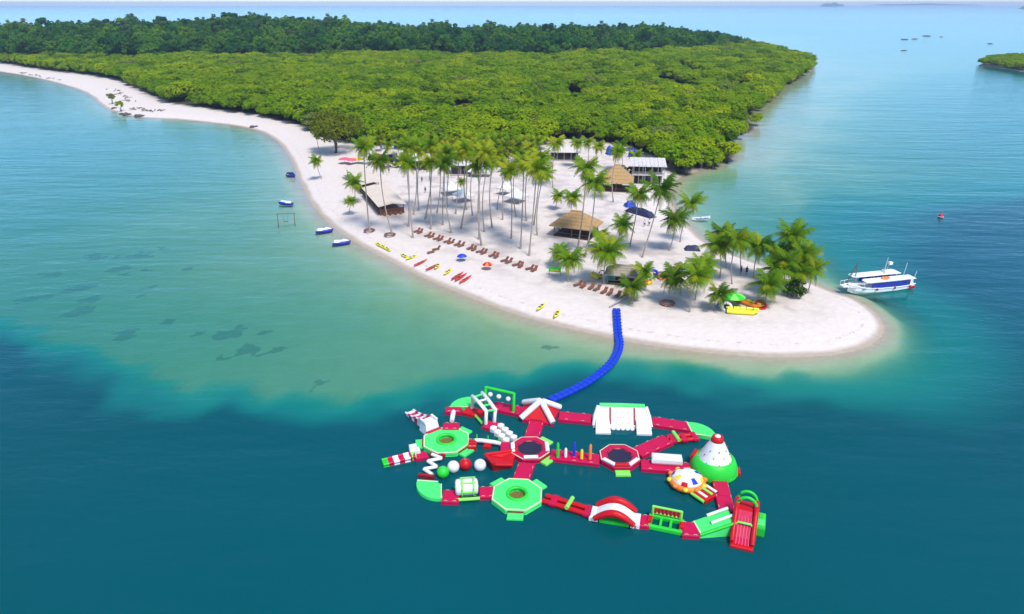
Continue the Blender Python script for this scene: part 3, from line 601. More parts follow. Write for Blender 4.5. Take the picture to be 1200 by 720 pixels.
# roller drum
c = W(547, 578, .3); r = inflat('roller_drum', 'white roller drum in a green cage between two crimson pads', 'inflatable', c); fr = ((c.x, c.y, 0), R(6))
for j in (-1.05, 1.05): MB(*fr).tube([(-1.35, j, .3), (0, j * 1.06, .34), (1.35, j, .3)], .2, 8).build('base_tube', 'lime', r)
pr = [(0, -1.25), (.62, -1.25), (.86, -1.12), (.9, -.9), (.9, .9), (.86, 1.12), (.62, 1.25), (0, 1.25)]
b = MB(); b.lathe(pr, 22); dr = MB(*fr); dr.add([(z, x, y + 1.15) for x, y, z in b.v], b.f, True); dr.build('drum', 'white_vinyl', r)
for x in (-.5, .75):
    MB(*fr).tube([(x, .99 * math.cos(q), 1.15 + .99 * math.sin(q)) for q in [k * math.pi / 10 for k in range(20)]], .10, 6, True).build('cage_hoop', 'lime', r)
for q in range(6): MB(*fr).tube([(-.7, .99 * math.cos(q * 1.047), 1.15 + .99 * math.sin(q * 1.047)), (1.0, .99 * math.cos(q * 1.047), 1.15 + .99 * math.sin(q * 1.047))], .075, 6).build('cage_bar', 'lime', r)
# big red wedge
A = W(604, 535, .4); r = inflat('red_wedge', 'large red inflatable wedge pointing left from the left trampoline', 'inflatable', A)
pts = {'a': W(606, 527, .7), 'b': W(600, 545, .6), 'tl': W(568.5, 533, 1.15), 'tp': W(579.5, 544.5, 1.15), 'mid': W(588, 535.5, .62)}
gl = {'tl': W(571, 541, -.1), 'tp': W(578, 553.5, -.1), 'b': W(600.5, 549, -.1), 'a': W(606, 534, -.1)}
V = [pts['a'], pts['b'], pts['tp'], pts['tl'], pts['mid'], gl['a'], gl['b'], gl['tp'], gl['tl']]
MB().add(V, [(0, 4, 1), (1, 4, 2), (2, 4, 3), (3, 4, 0), (1, 2, 7, 6), (2, 3, 8, 7), (3, 0, 5, 8), (0, 1, 6, 5), (5, 6, 7, 8)]).build('wedge_body', 'red', r)
for p, q in (('tl', 'tp'), ('tp', 'b'), ('tl', 'a')): MB().tube([pts[p], (pts[p] + pts[q]) / 2 - Vector((0, 0, .03)), pts[q]], .2, 8).build('edge_roll', 'red', r)
# white ladder bridge
c = W(566, 485, .5); r = inflat('ladder_bridge', 'white inflatable ladder frame with green rungs at the back left of the park', 'inflatable', c)
b1, f1 = W(553.5, 479, .4), W(569, 497, .45); b2, f2 = W(566.5, 474.5, .4), W(579, 494.5, .45)
tb1, tb2 = Wy(553.7, 464.5, b1.y), Wy(565, 460.5, b2.y); tf1, tf2 = Wy(570, 482, f1.y), Wy(580.6, 480.5, f2.y)
for p in ((b1, tb1, tf1, f1), (b2, tb2, tf2, f2)): MB().tube([p[0], p[1], p[1].lerp(p[2], .5) + Vector((0, 0, .1)), p[2], p[3]], .26, 9).build('side_tube', 'white_vinyl', r)
for t in (.08, .38, .68, 1.0): MB().tube([tb1.lerp(tf1, t), tb2.lerp(tf2, t)], .16, 8).build('rung', 'green' if t not in (.38,) else 'white_vinyl', r)
for cp, sz, m, a in (((555, 482), (2.6, 1.8), 'red', R(-22)), ((576, 498), (2.0, 1.7), 'crimson', R(-20))):
    v = W(*cp, .45); MB((v.x, v.y, 0), a).pbox((0, 0, -.12), (sz[0], sz[1], .6), .14).build('base_pad', m, r)
MB().tube([W(557, 487, .3), W(565, 496, .3)], .2, 8).build('base_tube', 'lime', r)
# swing frame with three hanging balls
A, B = W(568, 474, .45), W(601.5, 480.5, .45); c = (A + B) / 2; r = inflat('ball_frame', 'green goal frame with three white balls hanging from its bar', 'inflatable', c)
tA, tB = Wy(569.5, 454, A.y), Wy(602.5, 461.5, B.y)
for lo, hi in ((A, tA), (B, tB)):
    for o_ in (-.55, .55): MB().tube([lo + Vector((0, o_, -.1)), lo.lerp(hi, .55) + Vector((0, o_ * .8, 0)), hi], .2, 8).build('post', 'deep_green', r)
MB().tube([tA, tB], .2, 8).build('cross_bar', 'deep_green', r)
for px, py in ((574.5, 462.5), (584.5, 465), (595.5, 467.7)):
    y = A.y + (B.y - A.y) * (px - 568) / 33; v = Wy(px, py, y); u = Vector((v.x, y, tA.z + (tB.z - tA.z) * (px - 569) / 33)); MB().ball(v, .34, 12, 8).build('hanging_ball', 'white_vinyl', r); MB().tube([v, u], .03, 5).build('hanging_rope', 'rope', r)
# stepping cells: eight white pods
c = W(590, 508, .4); r = inflat('stepping_pods', 'cluster of white stepping pods leading to the left trampoline', 'inflatable', c); u = (W(599, 516, .4) - W(582, 500.5, .4)); u.normalize(); w_ = Vector((-u.y, u.x, 0))
for i in range(4):
    for j in (-1, 1):
        p = c + u * (i - 1.5) * 1.02 + w_ * j * .55; MB((p.x, p.y, 0)).pillow([(.5 * math.cos(k * math.pi / 3 + .4), .5 * math.sin(k * math.pi / 3 + .4)) for k in range(6)], -.1, .72, .18).build('pod', 'white_vinyl', r)
# tent with white edges
ap = W(633.5, 474, 0); c = W(632, 488, 0); r = inflat('tent_island', 'red pyramid island with four white tubes where the blue walkway arrives', 'inflatable', c)
apx = Wy(634, 469.5, W(632.5, 484, .5).y); ends = [W(610.5, 491, .5), W(648, 496.5, .5), W(656, 478, .5), W(614, 472.5, .5)]
MB().pillow([(e.x, e.y) for e in ends], -.12, .5, .13).build('float_body', 'crimson', r)
ins = [e.lerp(Vector((apx.x, apx.y, .5)), .12) for e in ends]; tp = [apx + (e - apx).normalized() * .35 - Vector((0, 0, .18)) for e in ends]
MB().add(ins + tp, [(0, 1, 5, 4), (1, 2, 6, 5), (2, 3, 7, 6), (3, 0, 4, 7), (4, 5, 6, 7)]).build('pyramid_skin', 'red', r)
for e in ends: MB().tube([apx + (e - apx).normalized() * .3, apx.lerp(e, .5) + Vector((0, 0, .06)), e + Vector((0, 0, .1))], .40, 9).build('edge_tube', 'white_vinyl', r)
# white climbing wall
cA, cB = W(694, 495, 0), W(763, 497, 0); c = (cA + cB) / 2; L = (cB - cA).length; rz = math.atan2(cB.y - cA.y, cB.x - cA.x); r = inflat('climbing_wall', 'wide white climbing wall with green top and red stripes at the back of the park', 'climbing wall', c); fr = ((c.x, c.y, 0), rz); h = 2.05
b = MB(*fr); b.hexa([(-L / 2, -1.3, -.1), (L / 2, -1.3, -.1), (L / 2, 1.7, -.1), (-L / 2, 1.7, -.1)], [(-L / 2 + .95, .45, h), (L / 2 - .95, .45, h), (L / 2 - .95, 1.1, h), (-L / 2 + .95, 1.1, h)]); b.build('wall_body', 'white_vinyl', r)
MB(*fr).tube([(-L / 2 + .9, .85, h + .05), (0, .85, h + .1), (L / 2 - .9, .85, h + .05)], .3, 9).build('top_tube', 'green', r)
for x in (-1.55, 1.55): MB(*fr).add([(x - .1, -1.29 + .35, .33), (x + .1, -1.29 + .35, .33), (x + .1, .40, h - .03), (x - .1, .40, h - .03), (x - .1, -.93, .50), (x + .1, -.93, .50), (x + .1, .38, h + .06), (x - .1, .38, h + .06)], [(4, 5, 6, 7), (0, 1, 5, 4), (1, 2, 6, 5), (3, 0, 4, 7)]).build('red_stripe', 'dark_red', r)
for x in (-2.55, 2.6): MB(*fr).hexa([(x - .95, -2.75, -.05), (x + .95, -2.75, -.05), (x + .85, -.9, -.05), (x - .85, -.9, -.05)], [(x - .95, -2.75, .25), (x + .95, -2.75, .25), (x + .85, -.6, 1.0), (x - .85, -.6, 1.0)]).build('foot_slide', 'white_vinyl', r)
for j in (-1, 1): MB(*fr).tube([(j * (L / 2 - .15), -1.0, .1), (j * (L / 2 - .35), -.1, 1.1), (j * (L / 2 - .75), .75, h)], .28, 8).build('side_bolster', 'white_vinyl', r)
for i in range(3):
    for k in range(3): t = .3 + .25 * k; MB(*fr).ball(((i - 1) * .75 + .15 * (k % 2), -1.3 + 1.75 * t - .05, -.1 + (h + .1) * t + .03), (.09, .09, .07), 8, 5).build('hand_hold', 'pale', r)
for i in range(5): MB(*fr).ball((-1.2 + .6 * i, -1.45, .05), (.32, .3, .25), 10, 6).build('foot_roll', 'white_vinyl', r)
# coloured poles
for px, py, hh, m, lb in ((653.5, 536.5, 2.1, 'deep_green', 'green pole at the left end of the pole row'), (662.8, 536.5, 1.35, 'white_vinyl', 'white pole, second in the pole row'), (672.5, 535.5, 2.1, 'blue', 'blue pole in the middle of the pole row'),
                          (681.5, 538.5, 1.4, 'yellow', 'yellow pole, fourth in the pole row'), (691.3, 538.5, 2.1, 'orange', 'orange pole at the right end of the pole row')):
    v = W(px, py, ZD); r = inflat('coloured_pole', lb, 'pole', v); MB().tube([(v.x, v.y, ZD), (v.x, v.y, ZD + hh * .9), (v.x, v.y, ZD + hh)], [.19, .17, .08], 9).build('pole_tube', m, r); MB().lathe([(.32, 0), (.32, .1), (.18, .16)], 12, (v.x, v.y, ZD)).build('base_collar', 'crimson', r)
# balance bridge of twin beams
def twin(a, b, label, roll=.55, cross=(.25, .95)):
    c, L, rz = seg(a, b); r = inflat('twin_beam_bridge', label, 'inflatable', c); fr = ((c.x, c.y, 0), rz)
    for j in (-.46, .46): MB(*fr).tube([(-L / 2, j, .3), (0, j, .34), (L / 2, j, .3)], .3, 9).build('beam_tube', 'red', r)
    for t in cross: MB(*fr).pbox((-L / 2 + t * L, 0, .1), (.75, 1.7, .5), .15).build('cross_block', 'crimson', r)
    MB(*fr).tube([(-L / 2 + roll * L, -.95, .72), (-L / 2 + roll * L, .95, .72)], .24, 9).build('roll_tube', 'lime', r)
twin((638, 582.5), (691, 598.5), 'red twin-beam bridge with a green roll, right of the lower green octagon', .56, (.22, .97))
twin((783, 514), (815, 510.5), 'red twin-beam bridge with a green roll beside the back right corner', .28, (.15, .55, .95))
# white log
A, B = W(763, 541, .5), W(799, 543.5, .5); c = (A + B) / 2; r = inflat('white_log', 'thick white inflatable log lying on the runway left of the cone tower', 'inflatable', c); L = (B - A).length; rz = math.atan2(B.y - A.y, B.x - A.x)
MB((c.x, c.y, 0), rz).pbox((0, 0, .48), (L, 1.25, 1.0), .3).build('log_body', 'white_vinyl', r)
for x in (-.48, .48): MB((c.x, c.y, 0), rz).tube([(x * L, -.3, 1.2), (x * L + .06 * (1 if x > 0 else -1), 0, 1.2), (x * L, .3, 1.2)], .04, 5).build('strap', 'pale', r)
# cone tower
c = W(836, 549.5, .2); r = inflat('cone_tower', 'white cone tower with a green skirt and red cap', 'climbing tower', c); q = MB((c.x, c.y, 0))
b = MB((c.x, c.y, 0))
for k in range(4): b.tube([((2.52 - .17 * k) * math.cos(R(15 * i)), (2.45 - .2 * k) * math.sin(R(15 * i)), .2 + .45 * k) for i in range(24)], .3, 8, True)
b.lathe([(2.7, .05), (2.72, .5), (2.6, 1.0), (2.35, 1.6), (2.05, 1.85)], 28); b.build('skirt', 'deep_green', r)
MB((c.x, c.y, 0)).lathe([(2.0, 1.5), (1.8, 1.95), (1.35, 2.9), (.92, 3.75), (.68, 4.15)], 24).build('cone_skin', 'white_vinyl', r)
MB((c.x, c.y, 0)).lathe([(.72, 4.05), (.74, 4.25), (.60, 4.65), (.42, 4.72), (.38, 4.62), (0, 4.6)], 18).build('cap', 'red', r)
MB((c.x, c.y, 0)).lathe([(.34, 4.6), (.3, 4.78), (0, 4.82)], 14).build('cap_top', 'white_vinyl', r)
for k in range(16):
    for zz_, rr in ((1.9, 1.8), (2.6, 1.53), (3.3, 1.25)):
        if (k + int(zz_ * 10)) % 2: MB((c.x, c.y, 0)).ball((rr * math.cos(k * .3927), rr * math.sin(k * .3927), zz_), (.09, .09, .07), 6, 4).build('hand_hold', 'greywood' if k % 3 else 'red', r)
for k in range(12):
    a = k * 2 * math.pi / 12; MB((c.x, c.y, 0)).tube([(2.72 * math.cos(a), 2.72 * math.sin(a), .35), (2.22 * math.cos(a), 2.22 * math.sin(a), 1.65)], .06, 5).build('climbing_strap', 'lime', r)
MB((c.x, c.y, 0), R(150)).pbox((2.1, 0, .2), (1.0, 1.4, 1.6), .2).build('side_step', 'red', r)
MB((c.x, c.y, 0), R(-12)).pbox((2.65, 0, -.1), (.7, 1.3, .6), .15).build('side_step', 'red', r)
# striped dome raft (flying saucer)
c = W(805, 564, .4); r = inflat('dome_raft', 'white dome raft with blue, red and yellow patches left of the cone tower', 'inflatable', c)
MB((c.x, c.y, 0)).lathe([(0, -.1), (1.5, -.1), (2.0, .2), (2.1, .5), (1.95, .75), (1.7, .85)], 28).build('raft_ring', 'orange', r)
def dome(a): return 1.75 * math.cos(a), .75 + .78 * math.sin(a)
MB((c.x, c.y, 0)).lathe([dome(R(k)) for k in (0, 15, 30, 45, 60, 75, 89)], 28).build('dome_skin', 'white_vinyl', r)
for k, m in enumerate(('blue', 'yellow', 'red', 'blue', 'yellow', 'red', 'blue', 'yellow')):
    a0 = k * math.pi / 4 + .15; MB((c.x, c.y, 0)).lathe([(x * 1.012, z + .012) for x, z in (dome(R(t)) for t in ((6, 20, 36) if k % 2 else (24, 40, 58)))], 6, (0, 0, 0), a0, a0 + .42).build('colour_patch', m, r)
for k in range(10): a = k * .628; MB((c.x, c.y, 0)).ball((1.98 * math.cos(a), 1.98 * math.sin(a), .62), (.34, .34, .26), 8, 6).build('rim_cushion', 'yellow' if k % 2 else 'orange', r)
c = W(827, 577, .45); r = inflat('boarding_raft', 'small red boarding raft with green handles below the dome raft', 'inflatable', c)
MB((c.x, c.y, 0), R(35)).pbox((0, 0, -.1), (2.5, 2.1, .6), .16).build('float_body', 'red', r)
for x, m in ((-.7, 'white_vinyl'), (.15, 'lime'), (.85, 'white_vinyl')): MB((c.x, c.y, 0), R(35)).pbox((x, 0, .48), (.35, 1.5, .18), .07).build('cross_cushion', m, r)
MB((c.x, c.y, 0), R(35)).tube([(-1.3, -.9, .3), (-1.35, 0, .35), (-1.3, .9, .3)], .18, 8).build('side_roll', 'lime', r)
# arch bridge
A, B = W(693, 600.5, .4), W(749, 610, .4); c = (A + B) / 2; L = (B - A).length; rz = math.atan2(B.y - A.y, B.x - A.x); r = inflat('arch_bridge', 'arched bridge with a white walkway between two red side arches', 'inflatable', c); fr = ((c.x, c.y, 0), rz); n = 14
az = lambda t: .45 + 1.05 * math.sin(math.pi * t)
ax = lambda t: -L / 2 * .86 + L * .86 * t
vv = []; ff = []
for i in range(n + 1):
    t = i / n; vv += [(ax(t), -.75, az(t)), (ax(t), .75, az(t)), (ax(t), .75, az(t) - .3), (ax(t), -.75, az(t) - .3)]
    if i: k = 4 * i; ff += [(k - 4, k, k + 1, k - 3), (k - 2, k + 2, k + 3, k - 1), (k - 3, k + 1, k + 2, k - 2), (k - 1, k + 3, k, k - 4)]
MB(*fr).add(vv, ff).build('walkway', 'white_vinyl', r)
for j in (-1.12, 1.12): MB(*fr).tube([(ax(i / n) * .95, j, az(i / n) + .12) for i in range(n + 1)], [.28 + .12 * math.sin(math.pi * i / n) for i in range(n + 1)], 9).build('side_arch', 'red', r)
MB(*fr).pbox((0, 0, -.1), (L * .62, 1.9, .5), .15).build('base_float', 'deep_green', r)
for x in (-L / 2 + .35, L / 2 - .35): MB(*fr).pbox((x, 0, -.1), (.95, 1.9, .7), .15).build('end_block', 'white_vinyl', r)
for x in (-L / 2 - .05,): MB(*fr).box((x, 0, .55), (.1, 1.7, .14)).build('red_stripe', 'dark_red', r)
# green roller frame
A, B = W(759.5, 608.5, .4), W(801, 617, .4); c = (A + B) / 2; L = (B - A).length; rz = math.atan2(B.y - A.y, B.x - A.x); r = inflat('roller_obstacle', 'green inflatable frame with a row of red rollers at the back', 'inflatable', c); fr = ((c.x, c.y, 0), rz)
for j in (-.85, .85): MB(*fr).pbox((0, j, -.1), (L, .42, .58), .14).build('side_beam', 'deep_green', r)
for x in (-.42, -.14, .14, .42): MB(*fr).pbox((x * L, 0, 0), (.3, 1.4, .4), .1).build('cross_beam', 'deep_green', r)
for x in (-.40, .40): MB(*fr).tube([(x * L, .85, .4), (x * L, .85, 1.5)], .16, 8).build('post', 'lime', r)
for z in (.72, 1.5): MB(*fr).tube([(-.42 * L, .85, z), (.42 * L, .85, z)], .13, 8).build('rail', 'lime', r)
for i in range(7): x = (-.33 + .11 * i) * L; MB(*fr).tube([(x, .85, .75), (x, .8, 1.1), (x, .85, 1.45)], .15, 8).build('red_roller', 'red', r)
for x in (-.5, .5): MB(*fr).pbox((x * L * .9, -.1, .35), (.5, .9, .4), .14).build('red_block', 'red', r)
# green ramp with white rails
A = W(816, 619, .4); B = W(856, 615, .4); c = (A + B) / 2; L = (B - A).length; rz = math.atan2(B.y - A.y, B.x - A.x); r = inflat('green_ramp', 'green ramp with two white rails rising to the red slide tower', 'inflatable', c); fr = ((c.x, c.y, 0), rz)
MB(*fr).hexa([(-L / 2, -1.1, -.1), (L / 2, -1.25, -.1), (L / 2, 1.25, -.1), (-L / 2, 1.1, -.1)], [(-L / 2, -1.0, .45), (L / 2, -1.05, 1.55), (L / 2, 1.05, 1.55), (-L / 2, 1.0, .45)]).build('ramp_body', 'green', r)
for j in (-.15, 1.0): MB(*fr).tube([(-L * .1, j, 1.02), (L * .2, j, 1.38), (L * .5, j, 1.72)], .17, 8).build('rail_tube', 'white_vinyl', r)
for j in (-1.05,): MB(*fr).tube([(-L / 2, j, .4), (0, j, .95), (L / 2, j, 1.5)], .16, 8).build('edge_tube', 'deep_green', r)
MB(*fr).box((-L / 2 + .08, 0, .5), (.14, 1.9, .08)).build('edge_strip', 'pale', r)
# red slide tower
T = W(871, 620, 0); r = inflat('slide_tower', 'big red slide with two green hoops at the lower right corner of the park', 'slide', T); rz = math.atan2(W(868, 648, 0).y - T.y, W(868, 648, 0).x - T.x) + math.pi / 2; fr = ((T.x, T.y, 0), rz); w = 2.25; ht = 2.3
MB(*fr).hexa([(-w / 2, -.1, -.1), (w / 2, -.1, -.1), (w / 2, 1.9, -.1), (-w / 2, 1.9, -.1)], [(-w / 2 + .15, .1, ht), (w / 2 - .15, .1, ht), (w / 2 - .15, 1.6, ht), (-w / 2 + .15, 1.6, ht)]).build('tower_block', 'red', r)
pf = [(.15, ht), (-.5, ht - .45), (-1.2, ht - 1.1), (-2.1, .55), (-2.9, .28)]
vv = []; ff = []
for i, (y, z) in enumerate(pf):
    vv += [(-w / 2 + .3, y, z), (w / 2 - .3, y, z), (w / 2 - .3, y + .1, -.1), (-w / 2 + .3, y + .1, -.1)]
    if i: k = 4 * i; ff += [(k - 4, k, k + 1, k - 3), (k - 3, k + 1, k + 2, k - 2), (k - 1, k + 3, k, k - 4)]
ff.append((4 * len(pf) - 4, 4 * len(pf) - 1, 4 * len(pf) - 2, 4 * len(pf) - 3))
MB(*fr).add(vv, ff).build('slide_bed', 'crimson', r)
for x in (-.6, -.3, 0, .3, .6): MB(*fr).tube([(x, y, z + .02) for y, z in pf[1:]], .05, 5).build('slide_rib', 'pink', r)
for x in (-w / 2 + .15, w / 2 - .15): MB(*fr).tube([(x, 1.6, ht + .15), (x, .1, ht + .2)] + [(x, y, z + .22) for y, z in pf[1:]], [.26] * 5 + [.2], 9).build('side_wall', 'red', r)
for y, z, rr in ((1.75, ht, .95), (.65, ht, .98)): MB(*fr).tube([(rr * math.cos(R(a)), y, z + rr * 1.2 * math.sin(R(a))) for a in range(0, 181, 15)], .17, 8).build('hoop', 'deep_green', r)
MB(*fr).tube([(-w / 2 + .3, -1.15, 1.35), (-w / 2 + .5, -1.1, 1.6), (w / 2 - .5, -1.1, 1.6), (w / 2 - .3, -1.15, 1.35)], .12, 8).build('cross_roll', 'lime', r)
MB(*fr).pbox((w / 2 + .45, .5, -.1), (.95, 2.5, 1.45), .3).build('side_float', 'deep_green', r)
MB(*fr).pbox((w / 2 + .45, -.1, 1.2), (.8, 1.0, .3), .12).build('side_step', 'green', r)
MB(*fr).pbox((0, -2.95, -.1), (w, .7, .42), .15).build('landing_roll', 'red', r)
# ------------------------------------------------------------------ coconut palms
def frond_mesh(arch, droop, mat, seed):
    rng = random.Random(seed); vv = []; ff = []; n = 16
    def pt(t): return Vector((t * (1 - .18 * droop * t), 0, arch * t - droop * t * t))
    for i in range(6):                                       # rachis: a three-sided strip
        for t in (i / 6, (i + 1) / 6):
            p = pt(t); w = .018 * (1 - .8 * t); vv += [tuple(p + Vector((0, -w, 0))), tuple(p + Vector((0, w, 0))), tuple(p + Vector((0, 0, w)))]
        k = len(vv) - 6; ff += [(k, k + 3, k + 5, k + 2), (k + 1, k + 2, k + 5, k + 4), (k, k + 1, k + 4, k + 3)]
    for i in range(n):
        t = .12 + .86 * i / (n - 1); p = pt(t); tan = (pt(min(1, t + .02)) - pt(t - .02)).normalized()
        ln = .40 * math.sin(math.pi * (.18 + .74 * t)) * rng.uniform(.85, 1.1)
        for sd in (-1, 1):
            dr = (tan * .55 + Vector((0, sd, 0)) * .85 + Vector((0, 0, -rng.uniform(.25, .75)))).normalized(); w = .033 * (1.1 - .45 * t)
            m = p + dr * ln * .5 + Vector((0, 0, .01)); e = p + dr * ln + Vector((0, 0, -.04)); k = len(vv)
            vv += [tuple(p - tan * w), tuple(p + tan * w), tuple(m + tan * w * .9), tuple(m - tan * w * .9), tuple(e)]; ff += [(k, k + 1, k + 2, k + 3), (k + 3, k + 2, k + 4)]
    me = bpy.data.meshes.new('frond'); me.from_pydata(vv, [], ff); me.materials.append(M[mat]); me.update(); return me
FR = {}
for kind, a, d in (('up', .25, .30), ('mid', .30, .72), ('low', .16, .98)):
    for mt in ('frond_young', 'frond_old'): FR[kind, mt] = [frond_mesh(a, d, mt, 60 + s) for s in range(3)]
nutm = MB()
for k in range(5): nutm.ball((.22 * math.cos(k * 1.256), .22 * math.sin(k * 1.256), -.32 - .06 * (k % 2)), (.12, .12, .15), 7, 5)
nut_me = bpy.data.meshes.new('coconut_bunch'); nut_me.from_pydata(nutm.v, [], nutm.f); nut_me.materials.append(M['leaf_broad']); nut_me.update()
def palm(bpx, cpx, L, label, group, seed, nf=None, old=.3):
    rng = random.Random(seed); g = GP(*bpx); top = Wy(cpx[0], cpx[1], g.y + rng.uniform(-.6, .6)); h = max(1.5, top.z - g.z - L * .06)
    t = thing('palm_tree', label, 'palm tree', tuple(g), group); dx = top.x - g.x; dy = top.y - g.y
    bow = rng.uniform(-.07, .07) * h; b = MB(); pts = []; rad = []; n = 11
    r0 = .085 + .0042 * h
    for i in range(n + 1):
        f = i / n; pts.append((g.x + dx * f ** 1.35 + bow * math.sin(math.pi * f), g.y + dy * f + bow * .6 * math.sin(math.pi * f), g.z - .2 + (h + .2) * f)); rad.append(r0 * (1.75 if i == 0 else 1.22 if i == 1 else 1.0 - .36 * f) * (1.05 if i % 2 else .97))
    b.tube(pts, rad, 7); b.build('trunk', 'trunk_palm', t)
    cl = Vector(pts[-1]) - g; nf = nf or int(rng.uniform(19, 27))
    for i in range(nf):
        f = i / (nf - 1); el = 78 - 112 * f ** .9 + rng.uniform(-9, 9); az = i * 2.39996 + rng.uniform(-.3, .3)
        kind = 'up' if f < .28 else 'mid' if f < .72 else 'low'; mt = 'frond_old' if (f > .62 and rng.random() < .75) or rng.random() < old * .5 else 'frond_young'
        o = bpy.data.objects.new('frond', rng.choice(FR[kind, mt])); col.objects.link(o); o.parent = t; o.location = cl
        o.rotation_euler = (rng.uniform(-.35, .35), -R(el * .72), az); s = L * 1.22 * rng.uniform(.82, 1.1) * (.72 + .28 * math.sin(math.pi * min(1, f + .25))); o.scale = (s, s * 1.15, s)
    if h > 6:
        o = bpy.data.objects.new('coconut_bunch', nut_me); col.objects.link(o); o.parent = t; o.location = cl
    return t
grove = [((433, 270), (426, 172), 2.9), ((460, 275), (445, 189), 3.0), ((484, 279), (476, 190), 2.9), ((479, 266), (477, 172), 2.8), ((484.5, 252), (484, 170), 2.7), ((498, 257), (504, 170), 2.8), ((505, 269), (503, 190), 2.7),
         ((512, 250), (515, 184), 2.6), ((519, 264), (522, 180), 2.8), ((529, 273), (520.5, 192), 2.9), ((540, 268), (545, 176), 2.9), ((547, 246), (551, 170), 2.7), ((561, 281), (560, 193), 2.9), ((564.5, 288), (568, 178), 2.9),
         ((568, 272), (572, 190), 2.8), ((577, 267), (579, 182), 2.8), ((583, 246), (595, 202), 2.4), ((599, 280), (598, 198), 2.9), ((610, 292), (614, 190), 3.1), ((620, 300), (629, 198), 3.2), ((625.5, 264), (634, 186), 2.8), ((629.5, 276), (637, 204), 2.9), ((491, 247), (492, 176), 2.6), ((524, 243), (530, 174), 2.6), ((534, 251), (537, 182), 2.7), ((554, 253), (556, 182), 2.7), ((589, 258), (587, 186), 2.7), ((605, 254), (607, 180), 2.7), ((617, 259), (621, 184), 2.7)]
grove.sort(key=lambda g: g[0][0])
for i, (b_, c_, L) in enumerate(grove): palm(b_, c_, L, 'tall slender palm in the grove behind the long lounger row, %s trunk from left' % ordn(i), 'tall palms of the grove', 100 + i, old=.9)
back = [((438, 196), (432, 166), 2.6), ((456, 200), (455, 170), 2.6), ((470, 192), (468, 163), 2.7), ((492, 195), (492, 167), 2.6), ((515, 193), (516, 164), 2.7), ((533, 196), (531, 168), 2.6), ((558, 197), (560, 170), 2.7), ((573, 193), (575, 166), 2.6), ((588, 197), (589, 171), 2.6),
        ((606, 196), (606, 170), 2.7), ((618, 200), (621, 172), 2.6), ((648, 221), (652, 168), 2.9), ((674, 196), (676, 168), 2.6), ((690, 192), (689, 167), 2.8), ((700, 196), (701, 172), 2.6), ((729, 200), (727, 172), 3.0), ((742, 205), (745, 183), 2.6),
        ((445, 188), (444, 164), 2.5), ((480, 190), (481, 162), 2.6), ((504, 191), (505, 161), 2.6), ((524, 190), (524, 163), 2.5), ((546, 191), (546, 162), 2.6), ((567, 190), (567, 163), 2.5), ((582, 191), (583, 162), 2.6), ((597, 191), (598, 164), 2.5), ((613, 191), (614, 165), 2.6), ((629, 192), (629, 166), 2.5), ((539, 192), (538, 167), 2.4)]
back.sort(key=lambda g: g[0][0])
for i, (b_, c_, L) in enumerate(back): palm(b_, c_, L, 'yellowish palm at the mangrove edge among the back buildings, %s from the left' % ordn(i), 'palms along the mangrove edge', 150 + i, old=1.2)
solo = [((377, 210), (370.5, 188.5), 2.3, 'small lone coconut palm on the open beach beside the covered jet ski'), ((375, 180), (370, 154.5), 2.1, 'thin coconut palm on the beach just left of the big brown tree'),
        ((416, 239), (415, 214), 2.9, 'bushy low palm beside the left edge of the long pale-roofed pavilion'), ((408, 252), (411, 236), 1.7, 'stunted leaning palm on the beach left of the long pavilion'),
        ((541, 224), (541, 213), 1.6, 'very small yellow-green palm in front of the dark doorway building'), ((650, 246), (654, 230), 2.2, 'small palm left of the palm pair behind the square thatched hut'),
        ((669, 256), (671, 232), 2.7, 'medium palm right behind the square thatched hut'), ((677, 291), (687, 197), 3.2, 'very tall palm rising past the left side of the square thatched hut'),
        ((685, 302), (698, 214), 3.4, 'tall palm whose trunk crosses the front of the square thatched hut'), ((719, 237), (724, 178), 2.6, 'thin palm standing in front of the pointed thatched hut'),
        ((738, 289), (749, 227), 3.0, 'leaning palm beside the dark blue covered boat'), ((752.5, 302), (775, 222), 3.9, 'tall leaning palm with drooping crown in front of the two-storey building'),
        ((784, 294), (791, 257), 3.3, 'left palm of the pair beside the moored longboat'), ((797, 284), (810, 238), 3.1, 'right palm of the pair beside the moored longboat'),
        ((728, 292), (730, 264), 2.9, 'palm behind the grey-roofed beach bar'), ((705, 292), (704, 275), 2.2, 'small yellowish palm right of the square thatched hut'),
        ((653.5, 314), (656, 296), 2.6, 'short palm behind the green sign board, left of its pair'), ((666, 331), (668, 304), 2.9, 'short palm beside the green sign board, right of its pair'),
        ((708, 333), (713, 294), 3.9, 'big palm over the grey-roofed beach bar'), ((756, 341), (755, 317), 2.5, 'palm beside the green float tubes right of the beach bar'),
        ((742, 356), (740, 336), 2.7, 'short palm nearest the blue walkway'), ((784, 354), (789, 324), 3.2, 'palm with a brown stump at its foot on the front sand'),
        ((808, 366), (818, 322), 3.2, 'leaning palm with the frontmost foot on the beach'), ((814.5, 352), (823, 312), 3.2, 'palm just behind the frontmost leaning palm'),
        ((835.5, 363), (843, 344), 2.6, 'short yellowish palm left of the yellow banana boat'), ((896, 359), (902, 333), 3.3, 'wide short palm just behind the yellow banana boat, right end')]
for i, (b_, c_, L, lb) in enumerate(solo): palm(b_, c_, L, lb, 'single palms on the beach', 200 + i, old=.25)
east = [((843, 326), (842, 288), 3.4), ((851, 314), (848, 274), 3.2), ((858, 333), (863, 280), 3.5), ((868, 316), (868, 284), 2.8), ((883, 325), (889, 289), 3.2), ((903, 344), (910, 316), 3.2), ((913, 332), (914, 296), 3.3), ((921, 343), (920, 306), 3.2), ((929, 334), (929, 276), 3.6), ((933, 345), (936, 318), 3.0), ((939, 340), (943, 298), 3.3), ((946, 344), (951, 315), 3.2)]
